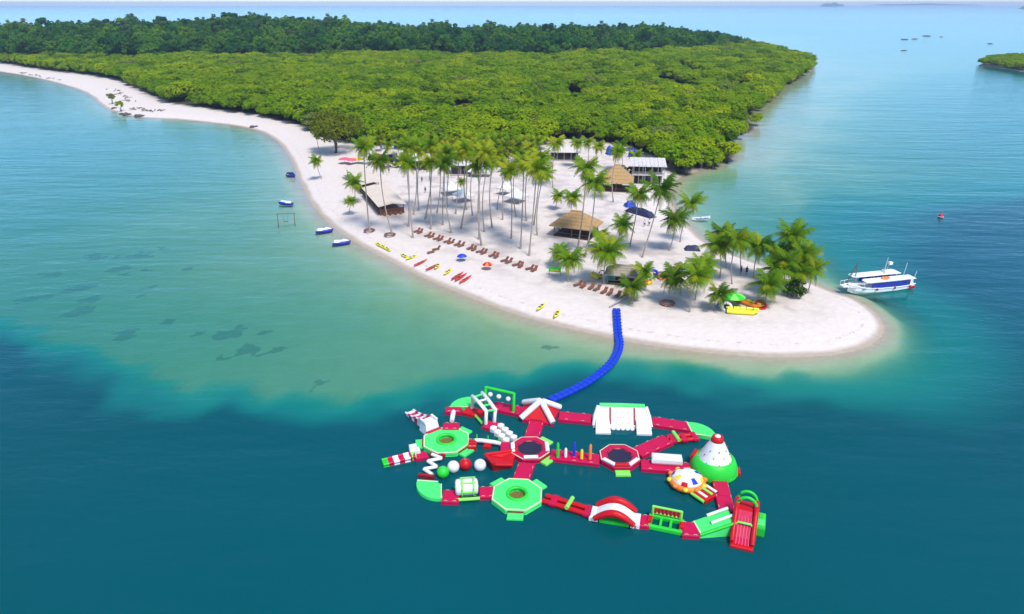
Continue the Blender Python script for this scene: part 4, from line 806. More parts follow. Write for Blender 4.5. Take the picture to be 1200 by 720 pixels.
for i, (b_, c_, L) in enumerate(east): palm(b_, c_, L * .96, 'coconut palm in the dense clump near the tour boat, %s from the left' % ordn(i), 'palms of the clump on the point', 250 + i, old=.2)

# ------------------------------------------------------------------ other trees and shrubs
def leafy(name, label, bpx, rx, rz, zc, mat, seed, size=.45, clumps=14, per=55, stems=4, cat='shrub', group=None, low=-.3, tr=.1):
    g = GP(*bpx); t = thing(name, label, cat, tuple(g), group)
    o = bpy.data.objects.new('crown', crown_mesh('crown', rx, rz, zc, clumps, per, size, mat, seed, low, .6)); col.objects.link(o); o.parent = t
    o = bpy.data.objects.new('trunk', stems_mesh('trunk', zc * .95, stems, rx * .6, tr, 'trunk_mang', seed)); col.objects.link(o); o.parent = t; return t
leafy('broadleaf_tree', 'large spreading brownish-green tree at the bend of the beach', (397, 179), 9.4, 4.8, 8.6, 'leaf_broad', 300, .8, 46, 75, 3, 'tree', None, -.45, .32)
for i, (px, py, rx) in enumerate([(437, 190, 1.6), (447, 194, 1.5), (457, 196, 1.6), (467, 196.5, 1.5), (477, 197.5, 1.6), (487, 199, 1.5), (497, 199.5, 1.5)]): leafy('hedge_shrub', 'round green hedge shrub behind the volleyball sand, %s from the left' % ordn(i), (px, py), rx, 1.4, 1.3, 'leaf_shrub', 310 + i, .4, 9, 50, 3, 'shrub', 'hedge shrubs')
leafy('shrub', 'dark green shrub left of the two-storey building', (734, 212), 2.6, 2.4, 2.4, 'leaf_shrub', 330, .5)
leafy('shrub', 'low green shrub under the palms at the right end of the point', (931, 347), 2.3, 1.8, 1.6, 'leaf_shrub', 331, .4, low=-.6)
leafy('shrub', 'yellow-green shrub standing in the shallows off the far left beach', (132, 122), 2.2, 2.2, 3.6, 'leaf_mangrove', 332, .5)
leafy('shrub', 'smaller yellow-green shrub among the dark rocks at the far left beach', (142, 131), 1.9, 2.2, 3.0, 'leaf_mangrove', 333, .5)
for i, (px, py, s) in enumerate(((134, 128, 1.6), (143, 134, 1.2), (149, 135, 1.7), (163, 137, 2.1), (298, 150, 1.6))):
    v = W(px, py, 0); rng = random.Random(i); b = MB(); b.ball((v.x, v.y, .15), (s * 1.2, s, .8 * s * .6), 10, 7); b.v = [tuple(Vector(p) + Vector((mnoise.noise(Vector(p) * .9), mnoise.noise(Vector(p) * .9 + Vector((5, 0, 0))), mnoise.noise(Vector(p) * .9 + Vector((0, 7, 0))))) * .6) for p in b.v]
    tag(b.build('rock', 'rock'), 'dark rock at the water edge of the far left beach, %s from the left' % ordn(i), 'rock', 'dark rocks at the far left beach')
# driftwood lines on the far beach
for i, (a_, b_) in enumerate((((20, 85), (70, 94)), ((128, 105), (160, 122)), ((160, 127), (186, 131)))):
    A, B = GP(*a_), GP(*b_); bb = MB(); rng = random.Random(i + 40)
    for k in range(16):
        f = rng.random(); p = A.lerp(B, f) + Vector((rng.uniform(-3, 3), rng.uniform(-3, 3), .2)); q = p + Vector((rng.uniform(-4, 4), rng.uniform(-4, 4), rng.uniform(-.1, .5))); bb.tube([p, (p + q) / 2 + Vector((0, 0, .2)), q], [.22, .18, .06], 5)
    o = bb.build('driftwood', 'trunk_mang'); o['kind'] = 'stuff'; o['label'] = 'dark driftwood strewn along the far left beach'; o['category'] = 'driftwood'

# ------------------------------------------------------------------ huts and buildings
def frame_of(c, rz): return ((c.x, c.y, c.z), rz)
def hip_hut(label, cpx, wx, wy, eave, rh, ridge, rz, mat='thatch', deck=True, name='thatched_hut', rows=5):
    c = GP(*cpx); r = thing(name, label, 'hut', tuple(c)); fr = frame_of(c, rz); hx, hy = wx / 2, wy / 2
    roof = None
    for k in range(rows):                                    # overlapping courses of thatch
        f0, f1 = k / rows, (k + 1) / rows + (.05 if k < rows - 1 else 0); ex = lambda f: (hx - (hx - ridge) * f, hy * (1 - f) + .03, eave + rh * f)
        (x0, y0, z0), (x1, y1, z1) = ex(f0), ex(min(1, f1)); off = .16
        vv = [(-x0 - .1, -y0 - .1, z0 - .05), (x0 + .1, -y0 - .1, z0 - .05), (x0 + .1, y0 + .1, z0 - .05), (-x0 - .1, y0 + .1, z0 - .05), (-x0 - .1, -y0 - .1, z0 + off), (x0 + .1, -y0 - .1, z0 + off), (x0 + .1, y0 + .1, z0 + off), (-x0 - .1, y0 + .1, z0 + off), (-x1, -y1, z1 + .1), (x1, -y1, z1 + .1), (x1, y1, z1 + .1), (-x1, y1, z1 + .1)]
        ff = [(0, 1, 5, 4), (1, 2, 6, 5), (2, 3, 7, 6), (3, 0, 4, 7), (4, 5, 9, 8), (5, 6, 10, 9), (6, 7, 11, 10), (7, 4, 8, 11), (8, 9, 10, 11), (3, 2, 1, 0)]
        MB(*fr).add(vv, ff).build('thatch_course', mat, r)
    MB(*fr).tube([(-ridge - .2, 0, eave + rh + .1), (ridge + .2, 0, eave + rh + .1)], .22, 7).build('ridge_cap', mat, r)
    for i in range(3):
        for j in (-1, 1): MB(*fr).tube([((i - 1) * hx * .82, j * hy * .8, -.2), ((i - 1) * hx * .82, j * hy * .8, eave + .2)], .11, 7).build('post', 'wood', r)
    for j in (-1, 1): MB(*fr).tube([(j * hx * .82, 0, -.2), (j * hx * .82, 0, eave + .2)], .11, 7).build('post', 'wood', r)
    if deck:
        MB(*fr).box((0, 0, .18), (wx * .84, wy * .84, .36)).build('deck', 'darkwood', r)
        for s_ in (-1, 1):
            MB(*fr).box((0, s_ * hy * .8, .95), (wx * .8, .09, .1)).build('railing', 'wood', r)
        MB(*fr).box((0, .5, .75), (wx * .34, wy * .3, .8)).build('counter', 'darkwood', r)
    return r
hip_hut('square thatched hut with golden roof and open dark sides near the middle of the sand', (675, 275), 10.2, 7.6, 2.5, 2.9, 1.0, R(-24))
hip_hut('pointed thatched hut in front of the two-storey building', (722, 222), 9.4, 8.2, 2.7, 4.2, .5, R(-10))
r = hip_hut('low grey-roofed beach bar under the big palm', (729, 331), 6.4, 4.2, 2.0, 1.3, 1.5, R(-14), 'thatch_grey', True, 'beach_bar', 4)
# long pavilion with pale roofs
A, B = GP(446, 253), GP(472, 251.5); C_ = GP(408, 208); ux = (B - A).normalized(); ln = (C_ - A); L = ln.length; wd = (B - A).length; rz = math.atan2(ln.y, ln.x); c = A + ln / 2; c.z = A.z
side = ux - ln.normalized() * ux.dot(ln.normalized()); side.normalize(); sg_ = 1 if Vector((-math.sin(rz), math.cos(rz), 0)).dot(side) > 0 else -1
r = thing('long_pavilion', 'long open pavilion with pale canvas roofs and brown front counter on the left beach', 'pavilion', tuple(c)); fr = frame_of(c, rz); wd = max(wd, 6.0)
for x0, x1, z, nm in ((-.52, -.05, 3.0, 'front_roof'), (-.02, .54, 3.4, 'rear_roof')):
    ym = sg_ * wd / 2
    MB(*fr).hexa([(x0 * L, -sg_ * .6, z - .55), (x1 * L, -sg_ * .6, z - .55), (x1 * L, ym, z), (x0 * L, ym, z)], [(x0 * L, -sg_ * .6, z - .45), (x1 * L, -sg_ * .6, z - .45), (x1 * L, ym, z + .12), (x0 * L, ym, z + .12)]).build(nm, 'canvas', r)
    MB(*fr).hexa([(x0 * L, ym + sg_ * .02, z), (x1 * L, ym + sg_ * .02, z), (x1 * L, sg_ * (wd + .6), z - .5), (x0 * L, sg_ * (wd + .6), z - .5)], [(x0 * L, ym + sg_ * .02, z + .12), (x1 * L, ym + sg_ * .02, z + .12), (x1 * L, sg_ * (wd + .6), z - .4), (x0 * L, sg_ * (wd + .6), z - .4)]).build(nm, 'canvas', r)
for x in (-.5, -.28, -.06, .16, .38, .52):
    for y in (0, sg_ * wd): MB(*fr).tube([(x * L, y, -.1), (x * L, y, 2.7)], .1, 6).build('post', 'wood', r)
MB(*fr).box((-.49 * L, sg_ * wd / 2, .75), (.3, wd, 1.5)).build('front_counter', 'teak', r)
for k in range(4): MB(*fr).box((-.49 * L - 1.1, sg_ * wd * (.15 + .23 * k), .4), (.5, .5, .8)).build('stool', 'teak', r)
MB(*fr).box((0, 0, .5), (L * .96, .15, 1.0)).build('side_wall', 'darkwood', r)
MB(*fr).box((0, sg_ * wd / 2, .05), (L, wd, .2)).build('deck', 'wood', r)
def block_house(name, label, cpx, wx, wy, h, rz, roofm, wallm, pitch=1.2, over=.6, openings=3, cat='building'):
    c = GP(*cpx); r = thing(name, label, cat, tuple(c)); fr = frame_of(c, rz)
    MB(*fr).box((0, .2, h / 2), (wx, wy - .4, h)).build('wall', wallm, r)
    for k in range(openings): x = (k - (openings - 1) / 2) * wx / openings; o = MB(*fr).box((x, -wy / 2 + .02, h * .48), (wx / openings * .78, .12, h * .78)).build('opening_shade', 'interior_shade', r); MB(*fr).box((x + wx / openings * .46, -wy / 2 - .05, h * .5), (.14, .16, h)).build('post', 'greywood', r)  # near-black slabs on the solid wall paint the shade of open interiors
    hx, hy = wx / 2 + over, wy / 2 + over
    rf = MB(*fr).add([(-hx, -hy, h), (hx, -hy, h), (hx, hy, h), (-hx, hy, h), (-hx * .8, 0, h + pitch), (hx * .8, 0, h + pitch)], [(0, 1, 5, 4), (1, 2, 5), (2, 3, 4, 5), (3, 0, 4), (3, 2, 1, 0)]).build('roof', roofm, r)
    for k in range(int(wx / .9)): x = -hx * .78 + k * hx * 1.56 / max(1, int(wx / .9) - 1); MB(*fr).tube([(x, -hy * .98, h + .05), (x, -.05, h + pitch + .03)], .035, 4).build('roof_rib', roofm, rf)
    MB(*fr).box((0, -wy / 2 - .9, .08), (wx, 1.6, .16)).build('porch', 'greywood', r); return r
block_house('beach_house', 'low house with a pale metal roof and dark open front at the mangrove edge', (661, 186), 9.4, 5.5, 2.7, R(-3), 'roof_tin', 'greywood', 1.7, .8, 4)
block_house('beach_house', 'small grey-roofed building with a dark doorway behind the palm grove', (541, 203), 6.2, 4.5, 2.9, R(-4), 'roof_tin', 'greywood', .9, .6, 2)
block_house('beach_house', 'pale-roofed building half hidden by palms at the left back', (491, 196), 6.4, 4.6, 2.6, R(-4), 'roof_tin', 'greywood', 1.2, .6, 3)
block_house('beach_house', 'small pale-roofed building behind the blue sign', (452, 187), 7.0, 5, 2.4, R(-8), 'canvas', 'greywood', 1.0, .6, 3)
c = GP(758, 215); r = thing('two_storey_building', 'weathered two-storey timber building with a balcony at the right mangrove edge', 'building', tuple(c)); fr = frame_of(c, R(-6))
MB(*fr).box((0, 1.6, 1.35), (8.6, 4.6, 2.7)).build('lower_wall', 'greywood', r); MB(*fr).box((0, 1.9, 4.5), (8.6, 4.0, 2.6)).build('upper_wall', 'greywood', r)
for k in range(3): MB(*fr).box(((k - 1) * 2.7, -.74, 1.3), (2.2, .1, 2.1)).build('opening_shade', 'interior_shade', r); MB(*fr).box(((k - 1) * 2.7, -.14, 4.4), (2.2, .1, 1.9)).build('opening_shade', 'interior_shade', r)  # dark slabs on both solid storeys, indoor shade put into their colour
MB(*fr).box((0, -1.0, 2.95), (9.4, 3.0, .25)).build('balcony_floor', 'roof_tin', r)
for z in (3.45, 3.85): MB(*fr).box((0, -2.42, z), (9.3, .08, .09)).build('railing', 'greywood', r)
for k in range(6): MB(*fr).tube([(-4.55 + k * 1.82, -2.42, -.1), (-4.55 + k * 1.82, -2.42, 5.9)], .09, 6).build('post', 'greywood', r)
for k in range(9): MB(*fr).box((-4.6 + k * 1.15, .9, 6.05 + .04 * (k % 2)), (1.1, 7.4, .12), (R(9), 0, 0)).build('roof_sheet', 'roof_tin', r)
MB(*fr).box((0, -3.2, .12), (9.4, 1.6, .24)).build('porch', 'roof_tin', r)
for i, (px, py, w, lb) in enumerate(((529, 228, 4.6, 'white peaked tent left of the little yellow-green palm'), (543, 236, 4.4, 'white peaked tent just below the little yellow-green palm'), (593, 228, 3.6, 'narrow white peaked tent behind the right side of the grove'), (605, 237, 4.8, 'large white peaked tent at the right side of the grove'), (557, 207, 3.6, 'white peaked tent beside the dark doorway building'), (569, 207, 3.6, 'white peaked tent at the right of the back tents'))):
    c = GP(px, py); r = thing('peaked_tent', lb, 'tent', tuple(c), 'white peaked tents'); fr = frame_of(c, R(20 + 13 * i)); h = 1.9; q = w / 2
    for k in range(4):
        a = R(45 + 90 * k); a2 = a + math.pi / 2; p0 = (q * 1.41 * math.cos(a), q * 1.41 * math.sin(a), h); p1 = (q * 1.41 * math.cos(a2), q * 1.41 * math.sin(a2), h); m0 = (p0[0] * .4, p0[1] * .4, h + .75); m1 = (p1[0] * .4, p1[1] * .4, h + .75)
        MB(*fr).add([p0, p1, m1, m0, (0, 0, h + 1.9), (p0[0], p0[1], h - .3), (p1[0], p1[1], h - .3)], [(0, 1, 2, 3), (3, 2, 4), (5, 6, 1, 0)]).build('canopy_panel', 'white_cloth', r); MB(*fr).tube([(p0[0] * .98, p0[1] * .98, -.1), (p0[0] * .98, p0[1] * .98, h)], .05, 6).build('pole', 'metal', r)
def tarp(name, label, cpx, w, d, h, rz, mat, cat, seed):
    c = GP(*cpx); r = thing(name, label, cat, tuple(c)); rng = random.Random(seed); fr = frame_of(c, rz); vv = []; ff = []; n = 7
    for i in range(n):
        for j in range(n):
            u, v = i / (n - 1) * 2 - 1, j / (n - 1) * 2 - 1; f = max(abs(u), abs(v)); vv.append((u * w / 2, v * d / 2, h * (1 - f ** 3) * rng.uniform(.75, 1.1) + .03))
    for i in range(n - 1):
        for j in range(n - 1): k = i * n + j; ff.append((k, k + n, k + n + 1, k + 1))
    MB(*fr).add(vv, ff, False).build('sheet', mat, r); MB(*fr).box((0, 0, h * .25), (w * .8, d * .8, h * .45)).build('load', 'darkwood', r); return r
tarp('tarpaulin_heap', 'bright blue tarpaulin over a heap behind the pointed thatched hut', (716, 181), 3.6, 3.2, 3.0, .2, 'tarp_blue', 'tarpaulin', 1)
tarp('tarpaulin_heap', 'blue tarpaulin heap just left of the two-storey building roof', (742, 184), 3.2, 3.0, 3.0, .4, 'tarp_blue', 'tarpaulin', 2)
tarp('covered_boat', 'long boat under a dark navy cover on the sand below the two-storey building', (750, 251), 2.6, 9.0, 1.5, R(38), 'cover_navy', 'boat', 3)
tarp('tarpaulin_heap', 'bright blue tarpaulin at the head of the navy covered boat', (738, 242), 3.0, 2.4, 1.5, .3, 'tarp_blue', 'tarpaulin', 4)
tarp('covered_heap', 'dark navy covered heap on the sand by the moored longboat', (811, 293), 3.4, 2.0, 1.1, -.1, 'cover_navy', 'tarpaulin', 5)
# blue sign with pale marks
c = GP(455, 181); r = thing('blue_sign', 'blue sign panel with pale blocks standing before the mangroves at the left back', 'sign', tuple(c)); fr = frame_of(c, R(-8))
MB(*fr).box((0, 0, 2.6), (5.2, .15, 1.5)).build('panel', 'tarp_blue', r)
for x, w in ((-1.7, .8), (-.5, .9), (.7, .7), (1.7, .8)): MB(*fr).box((x, -.09, 2.6), (w, .04, .8)).build('pale_block', 'white_cloth', r)
for x in (-2.3, 2.3): MB(*fr).tube([(x, .1, 0), (x, .1, 2.6)], .08, 6).build('post', 'metal', r)
# green board
c = GP(650, 323); r = thing('green_board', 'green and yellow board on posts on the sand left of the short palm pair', 'sign', tuple(c)); fr = frame_of(c, R(-12))
MB(*fr).box((0, 0, 1.25), (2.4, .1, 1.0)).build('panel', 'deep_green', r); MB(*fr).box((0, -.06, 1.15), (1.6, .03, .3)).build('yellow_band', 'yellow', r)
for x in (-1.1, 1.1): MB(*fr).tube([(x, .1, -.1), (x, .1, 1.75)], .05, 6).build('post', 'wood', r)

# ------------------------------------------------------------------ loungers
def lounger(c, rz, label, group):
    r = thing('sun_lounger', label, 'lounger', tuple(c), group); fr = frame_of(c, rz)
    for k in range(5): MB(*fr).box((.72 - k * .27, 0, .36), (.24, .68, .06)).build('slat', 'teak', r)
    bk = MB(*fr).box((-.80, 0, .62), (.78, .68, .07), (0, R(42), 0)).build('backrest', 'teak', r); MB(*fr).box((-.86, 0, .78), (.28, .5, .08), (0, R(42), 0)).build('headrest', 'teak', bk)
    for x in (.7, -.5):
        for y in (-.28, .28): MB(*fr).box((x, y, .17), (.07, .07, .36)).build('leg', 'teak', r)
    for y in (-.33, .33): MB(*fr).box((.1, y, .33), (1.5, .05, .1)).build('side_rail', 'teak', r)
    return r
rowA = [(490, 273), (503, 278), (513.5, 281.5), (526, 285), (538, 288.5), (553, 293), (564.5, 297), (579, 301.5), (593.5, 307.5), (607.5, 312.5), (623, 317)]
rowB = [(680, 336), (696, 339.5), (711, 344.5), (727, 349)]
for row, nm, grp in ((rowA, 'long row', 'loungers of the long row'), (rowB, 'short row', 'loungers of the short row')):
    d = GP(*row[-1]) - GP(*row[0]); az = math.atan2(d.y, d.x) - math.pi / 2; u = Vector((math.cos(az + math.pi / 2), math.sin(az + math.pi / 2), 0))
    for i, p in enumerate(row):
        g = GP(*p)
        for j, w in ((-1, 'left'), (1, 'right')): q = g + u * j * .62; q.z = gz(q.x, q.y); lounger(q, az + random.uniform(-.25, .25) + j * .12, 'brown lounger, %s one of the %s pair from left in the %s' % (w, ordn(i), nm), grp)
for i, p in enumerate(((505, 297), (511, 293.5))): g = GP(*p); lounger(g, R(215), 'dark brown lounger alone on the sand between palms and red kayaks, %s one' % ('left', 'right')[i], 'two loungers near the kayaks')
def side_umbrella(cpx, label, m1, m2, rr=1.35, h=2.1, n=8):
    c = GP(*cpx); r = thing('beach_umbrella', label, 'umbrella', tuple(c)); fr = frame_of(c, .2)
    MB(*fr).tube([(0, 0, -.1), (.1, 0, h + .6)], .035, 6).build('pole', 'metal', r)
    for k in range(n): MB(*fr).lathe([(rr, h), (rr * .6, h + .38), (.02, h + .6)], 2, (.08, 0, 0), 2 * math.pi * k / n, 2 * math.pi * (k + 1) / n, False).build('canopy_panel', m1 if k % 2 else m2, r)
    return r
side_umbrella((541, 306), 'blue and light blue beach umbrella in front of the long lounger row', 'blue', 'tarp_blue', 1.05, 1.0)
side_umbrella((571, 316), 'orange and red beach umbrella in front of the long lounger row', 'orange', 'red', 1.05, 1.0)
side_umbrella((858, 358), 'bright green beach umbrella over the yellow banana boat', 'lime', 'deep_green', 2.0, 1.7)
side_umbrella((593, 193), 'red parasol under the palms at the mangrove edge', 'red', 'red', 1.9, 3.4)
side_umbrella((404, 192), 'pink parasol on the left beach behind the long pavilion', 'pink', 'pink', 2.0, 1.5)
side_umbrella((413, 193), 'pink parasol nearest the yellow one behind the long pavilion', 'pink', 'pink', 1.9, 1.5)
side_umbrella((420, 192), 'yellow parasol behind the long pavilion', 'yellow', 'yellow', 2.0, 1.5)

# ------------------------------------------------------------------ kayaks
def kayak(cpx, ang_px, label, m, L=3.3, w=.72):
    c = GP(*cpx); e = GP(*ang_px); d = e - c; rz = math.atan2(d.y, d.x); r = thing('kayak', label, 'kayak', tuple(c), 'kayaks on the beach'); fr = frame_of(c, rz); vv = []; ff = []; n = 10; ring = 8
    for i in range(n + 1):
        t = i / n * 2 - 1; ww = w / 2 * (1 - abs(t) ** 2.4) + .02; hh = .16 + .10 * t * t
        for k in range(ring): q = 2 * math.pi * k / ring; vv.append((t * L / 2, ww * math.cos(q), .2 + .1 * t * t + hh * math.sin(q) * (.8 if math.sin(q) < 0 else .6)))
    for i in range(n):
        for k in range(ring): a = i * ring + k; b = i * ring + (k + 1) % ring; ff.append((a, a + ring, b + ring, b))
    MB(*fr).add(vv, ff, True).build('hull', m, r)
    for x in (-.55, .5): MB(*fr).pbox((x, 0, .25), (.62, w * .55, .09), .03).build('seat', 'darkwood', r)
    return r
ks = [((444, 288), (447, 290.3), 'kayak_yellow', 'yellow kayak, upper left of the three yellow kayaks nearest the jet skis'), ((449, 290.5), (452, 292.8), 'kayak_yellow', 'yellow kayak, middle of the three yellow kayaks nearest the jet skis'), ((454, 293), (457, 295.3), 'kayak_yellow', 'yellow kayak, lower right of the three yellow kayaks nearest the jet skis'),
      ((474, 301), (477, 303), 'kayak_yellow', 'left yellow kayak of the pair left of the red kayaks'), ((483, 302.5), (480, 304), 'kayak_yellow', 'right yellow kayak of the pair left of the red kayaks'),
      ((493, 309), (496, 307), 'kayak_red', 'long red kayak lying alone beside the yellow pair'), ((507, 314), (510, 312), 'kayak_red', 'red kayak crossed by a yellow kayak'), ((512.5, 313), (514, 310.5), 'kayak_yellow', 'yellow kayak lying across the red kayak'),
      ((525, 319.5), (527, 317.5), 'kayak_yellow', 'short yellow kayak between the crossed pair and the three red kayaks'), ((536, 324.5), (539, 322), 'kayak_red', 'red kayak, upper left of the three red kayaks'), ((540, 326), (543, 323.5), 'kayak_red', 'red kayak, middle of the three red kayaks'), ((545.5, 328.5), (548.5, 326), 'kayak_red', 'red kayak, lower right of the three red kayaks'),
      ((634, 360.5), (636, 358), 'kayak_yellow', 'yellow kayak at the water edge, left of the last two'), ((652.5, 369), (654, 366), 'kayak_yellow', 'yellow kayak at the water edge, nearest the blue walkway')]
for a_, b_, m, lb in ks: kayak(a_, b_, lb, m, 4.3 if m == 'kayak_red' else 3.4, .8)
# ------------------------------------------------------------------ jet skis
def jetski(cpx, rz, label, cover=False):
    c = W(*cpx, 0.0); r = thing('jet_ski', label, 'jet ski', tuple(c), 'jet skis at the shore'); fr = ((c.x, c.y, 0), rz); vv = []; ff = []; n = 8
    st = [(-1.7, .55, .1, .5), (-1.2, .62, .05, .55), (-.4, .64, 0, .6), (.5, .6, 0, .7), (1.1, .45, .05, .75), (1.6, .22, .2, .72), (1.85, .04, .45, .66)]
    for x, w, z0, z1 in st: vv += [(x, -w * .55, z0 - .1), (x, w * .55, z0 - .1), (x, w, (z0 + z1) / 2), (x, w * .8, z1), (x, -w * .8, z1), (x, -w, (z0 + z1) / 2)]
    for i in range(len(st) - 1):
        for k in range(6): a = 6 * i + k; b = 6 * i + (k + 1) % 6; ff.append((a, b, b + 6, a + 6))
    ff += [(5, 4, 3, 2, 1, 0), tuple(range(6 * len(st) - 6, 6 * len(st)))]
    MB(*fr).add(vv, ff, True).build('hull', 'boat_blue', r)
    MB(*fr).hexa([(-1.3, -.34, .5), (.2, -.34, .58), (.2, .34, .58), (-1.3, .34, .5)], [(-1.2, -.2, .92), (.1, -.2, .85), (.1, .2, .85), (-1.2, .2, .92)]).build('seat', 'boat_white' if not cover else 'cover_navy', r)
    MB(*fr).hexa([(.1, -.45, .62), (1.7, -.15, .66), (1.7, .15, .66), (.1, .45, .62)], [(.15, -.3, 1.12), (1.1, -.12, .92), (1.1, .12, .92), (.15, .3, 1.12)]).build('bonnet', 'boat_white' if not cover else 'cover_navy', r)
    MB(*fr).tube([(.1, -.42, 1.2), (.3, -.2, 1.14), (.3, .2, 1.14), (.1, .42, 1.2)], .04, 6).build('handlebar', 'cloth_dark', r)
    for y in (-.5, .5): MB(*fr).box((-.9, y, .58), (1.5, .22, .06)).build('footwell', 'boat_white', r)
    if cover: MB(*fr).hexa([(-1.5, -.6, .45), (1.6, -.4, .5), (1.6, .4, .5), (-1.5, .6, .45)], [(-1.2, -.25, 1.0), (.9, -.2, 1.25), (.9, .2, 1.25), (-1.2, .25, 1.0)]).build('cover', 'cover_navy', r)
    r.scale = (1.15, 1.15, 1.15); return r
jetski((341, 207), R(-35), 'jet ski under a dark navy cover, farthest up the beach', True); jetski((335, 240), R(170), 'white and blue jet ski afloat alone above the wooden swing'); jetski((380, 272.5), R(12), 'white and blue jet ski at the shore, left of the lower pair'); jetski((400, 286.5), R(10), 'white and blue jet ski at the shore, right of the lower pair')
A, B = W(326, 263, 0), W(345.5, 262, 0); c = (A + B) / 2; r = thing('water_swing', 'thin wooden swing frame standing in the shallows below a jet ski', 'swing', tuple(c))
for p in (A, B): MB().tube([p - Vector((0, 0, 1)), p + Vector((.1, 0, 2.7))], .09, 6).build('post', 'wood', r)
MB().tube([A + Vector((-.3, 0, 2.6)), B + Vector((.4, 0, 2.6))], .08, 6).build('cross_bar', 'wood', r); MB().tube([A + Vector((0, 0, .5)), B + Vector((0, 0, .5))], .06, 6).build('low_bar', 'greywood', r)
for x in (.35, .6): MB().tube([A.lerp(B, x) + Vector((0, 0, .7)), A.lerp(B, x) + Vector((0, 0, 2.6))], .025, 4).build('rope', 'rope', r)
MB().box(A.lerp(B, .475) + Vector((0, 0, .68)), (1.1, .35, .06)).build('seat', 'wood', r)
# ------------------------------------------------------------------ toys by the palms
def banana(cpx, dpx, L, rad, label, m, m2=None):
    c = GP(*cpx); e = GP(*dpx); d = e - c; rz = math.atan2(d.y, d.x); r = thing('banana_boat', label, 'inflatable boat', tuple(c)); fr = frame_of(c, rz)
    for j in (-1, 1): MB(*fr).tube([(-L / 2, j * rad * 1.4, rad), (-L * .3, j * rad * 1.5, rad * .95), (L * .3, j * rad * 1.5, rad * .95), (L / 2, j * rad * .7, rad * 1.9)], [rad * .8, rad, rad, rad * .35], 10).build('side_tube', m, r)
    MB(*fr).tube([(-L * .48, 0, rad * 1.8), (0, 0, rad * 1.9), (L * .42, 0, rad * 2.1)], [rad * .7, rad * .9, rad * .5], 10).build('ride_tube', m2 or m, r)
    for k in range(4): MB(*fr).tube([(-L * .3 + k * L * .2, -rad * .9, rad * 2.1), (-L * .3 + k * L * .2, 0, rad * 2.95), (-L * .3 + k * L * .2, rad * .9, rad * 2.1)], .05, 5).build('grip_strap', 'cloth_dark', r)
    return r
banana((870, 367), (880, 367.6), 5.4, .42, 'bright yellow banana boat lying in front of the green umbrella', 'kayak_yellow'); banana((878, 357.5), (888, 361), 5.2, .36, 'orange and red banana boat behind the yellow one', 'orange', 'yellow')
banana((757, 333), (762, 331.5), 2.8, .3, 'short yellow and orange towing float beside the green tubes', 'yellow', 'orange'); banana((698, 325), (694, 323), 2.6, .3, 'yellow canoe float left of the beach bar', 'yellow')
def ringbuoy(cpx, label, m, rr, tilt=0.5, z=.5):
    c = GP(*cpx); r = thing('float_tube', label, 'float tube', tuple(c), 'float tubes by the palms'); b = MB(); n = 16
    for h_, mm, nm in ((0, m, 'ring'),):
        pts = [Matrix.Rotation(tilt, 3, 'X') @ Vector((rr * math.cos(2 * math.pi * k / n), rr * math.sin(2 * math.pi * k / n), 0)) + c + Vector((0, 0, z)) for k in range(n)]; MB().tube(pts, .28, 8, True).build(nm, mm, r)
    MB().lathe([(0, z - .08), (rr * .9, z - .05)], 12, tuple(c)).build('floor', 'cloth_dark', r); return r
for px, py, m, lb in ((752, 329, 'deep_green', 'green float tube, left of the stacked tubes by the palm'), (759, 326, 'white_vinyl', 'white float tube in the middle of the stacked tubes by the palm'), (766, 324, 'blue', 'blue float tube at the right of the stacked tubes by the palm'), (847, 361, 'blue', 'blue float tube left of the yellow banana boat'), (851, 363, 'white_vinyl', 'white float tube touching the yellow banana boat'), (777, 327, 'orange', 'orange float tube between two palms'), (891, 361, 'red', 'red float tube at the right end of the orange banana boat')): ringbuoy((px, py), lb, m, .8, .7)
c = GP(716, 330); r = thing('teal_kiosk', 'teal storage box with dark lid at the front of the beach bar', 'box', tuple(c)); fr = frame_of(c, R(-14)); MB(*fr).box((0, 0, .8), (1.7, 1.3, 1.6)).build('cabinet', 'teal_box', r); MB(*fr).box((0, 0, 1.66), (1.9, 1.5, .12)).build('lid', 'cloth_dark', r); MB(*fr).box((0, -.67, .8), (.06, .05, 1.3)).build('door_gap', 'cloth_dark', r)
c = GP(705, 326); r = thing('life_ring_post', 'red and white life ring on a short post by the beach bar', 'life ring', tuple(c)); MB().tube([c, c + Vector((0, 0, 1.3))], .05, 6).build('post', 'wood', r)
for k in range(8): a0 = k * math.pi / 4; MB().tube([c + Vector((.5 * math.cos(a0 + t * math.pi / 16), -.1, 1.1 + .5 * math.sin(a0 + t * math.pi / 16))) for t in range(5)], .13, 7).build('ring_section', 'red' if k % 2 else 'white_vinyl', r)
# tree-foot benches and a fallen trunk
for px, py, lb in ((433, 271.5, 'brown round planter bench at the foot of the leftmost tall palm'), (457, 276.5, 'brown planter bench at the foot of the second tall palm'), (782, 357, 'brown wooden stump table at the foot of a front palm')):
    c = GP(px, py); r = thing('planter_bench', lb, 'bench', tuple(c)); n = 8
    for k in range(n): a = 2 * math.pi * k / n; MB(frame_of(c, a)[0], a).box((1.05, 0, .38), (.5, .85, .1)).build('seat_board', 'teak', r)
    for k in range(4): a = R(45 + 90 * k); MB(frame_of(c, a)[0], a).box((1.05, 0, .16), (.14, .14, .36)).build('leg', 'wood', r)
A, B = GP(714, 361), GP(736, 352); o = MB().tube([A + Vector((0, 0, .15)), A.lerp(B, .4) + Vector((0, 0, .45)), B + Vector((0, 0, 1.2))], [.12, .15, .2], 7).build('fallen_trunk', 'trunk_palm'); tag(o, 'leaning grey palm trunk lying on the sand beside the head of the walkway', 'log')

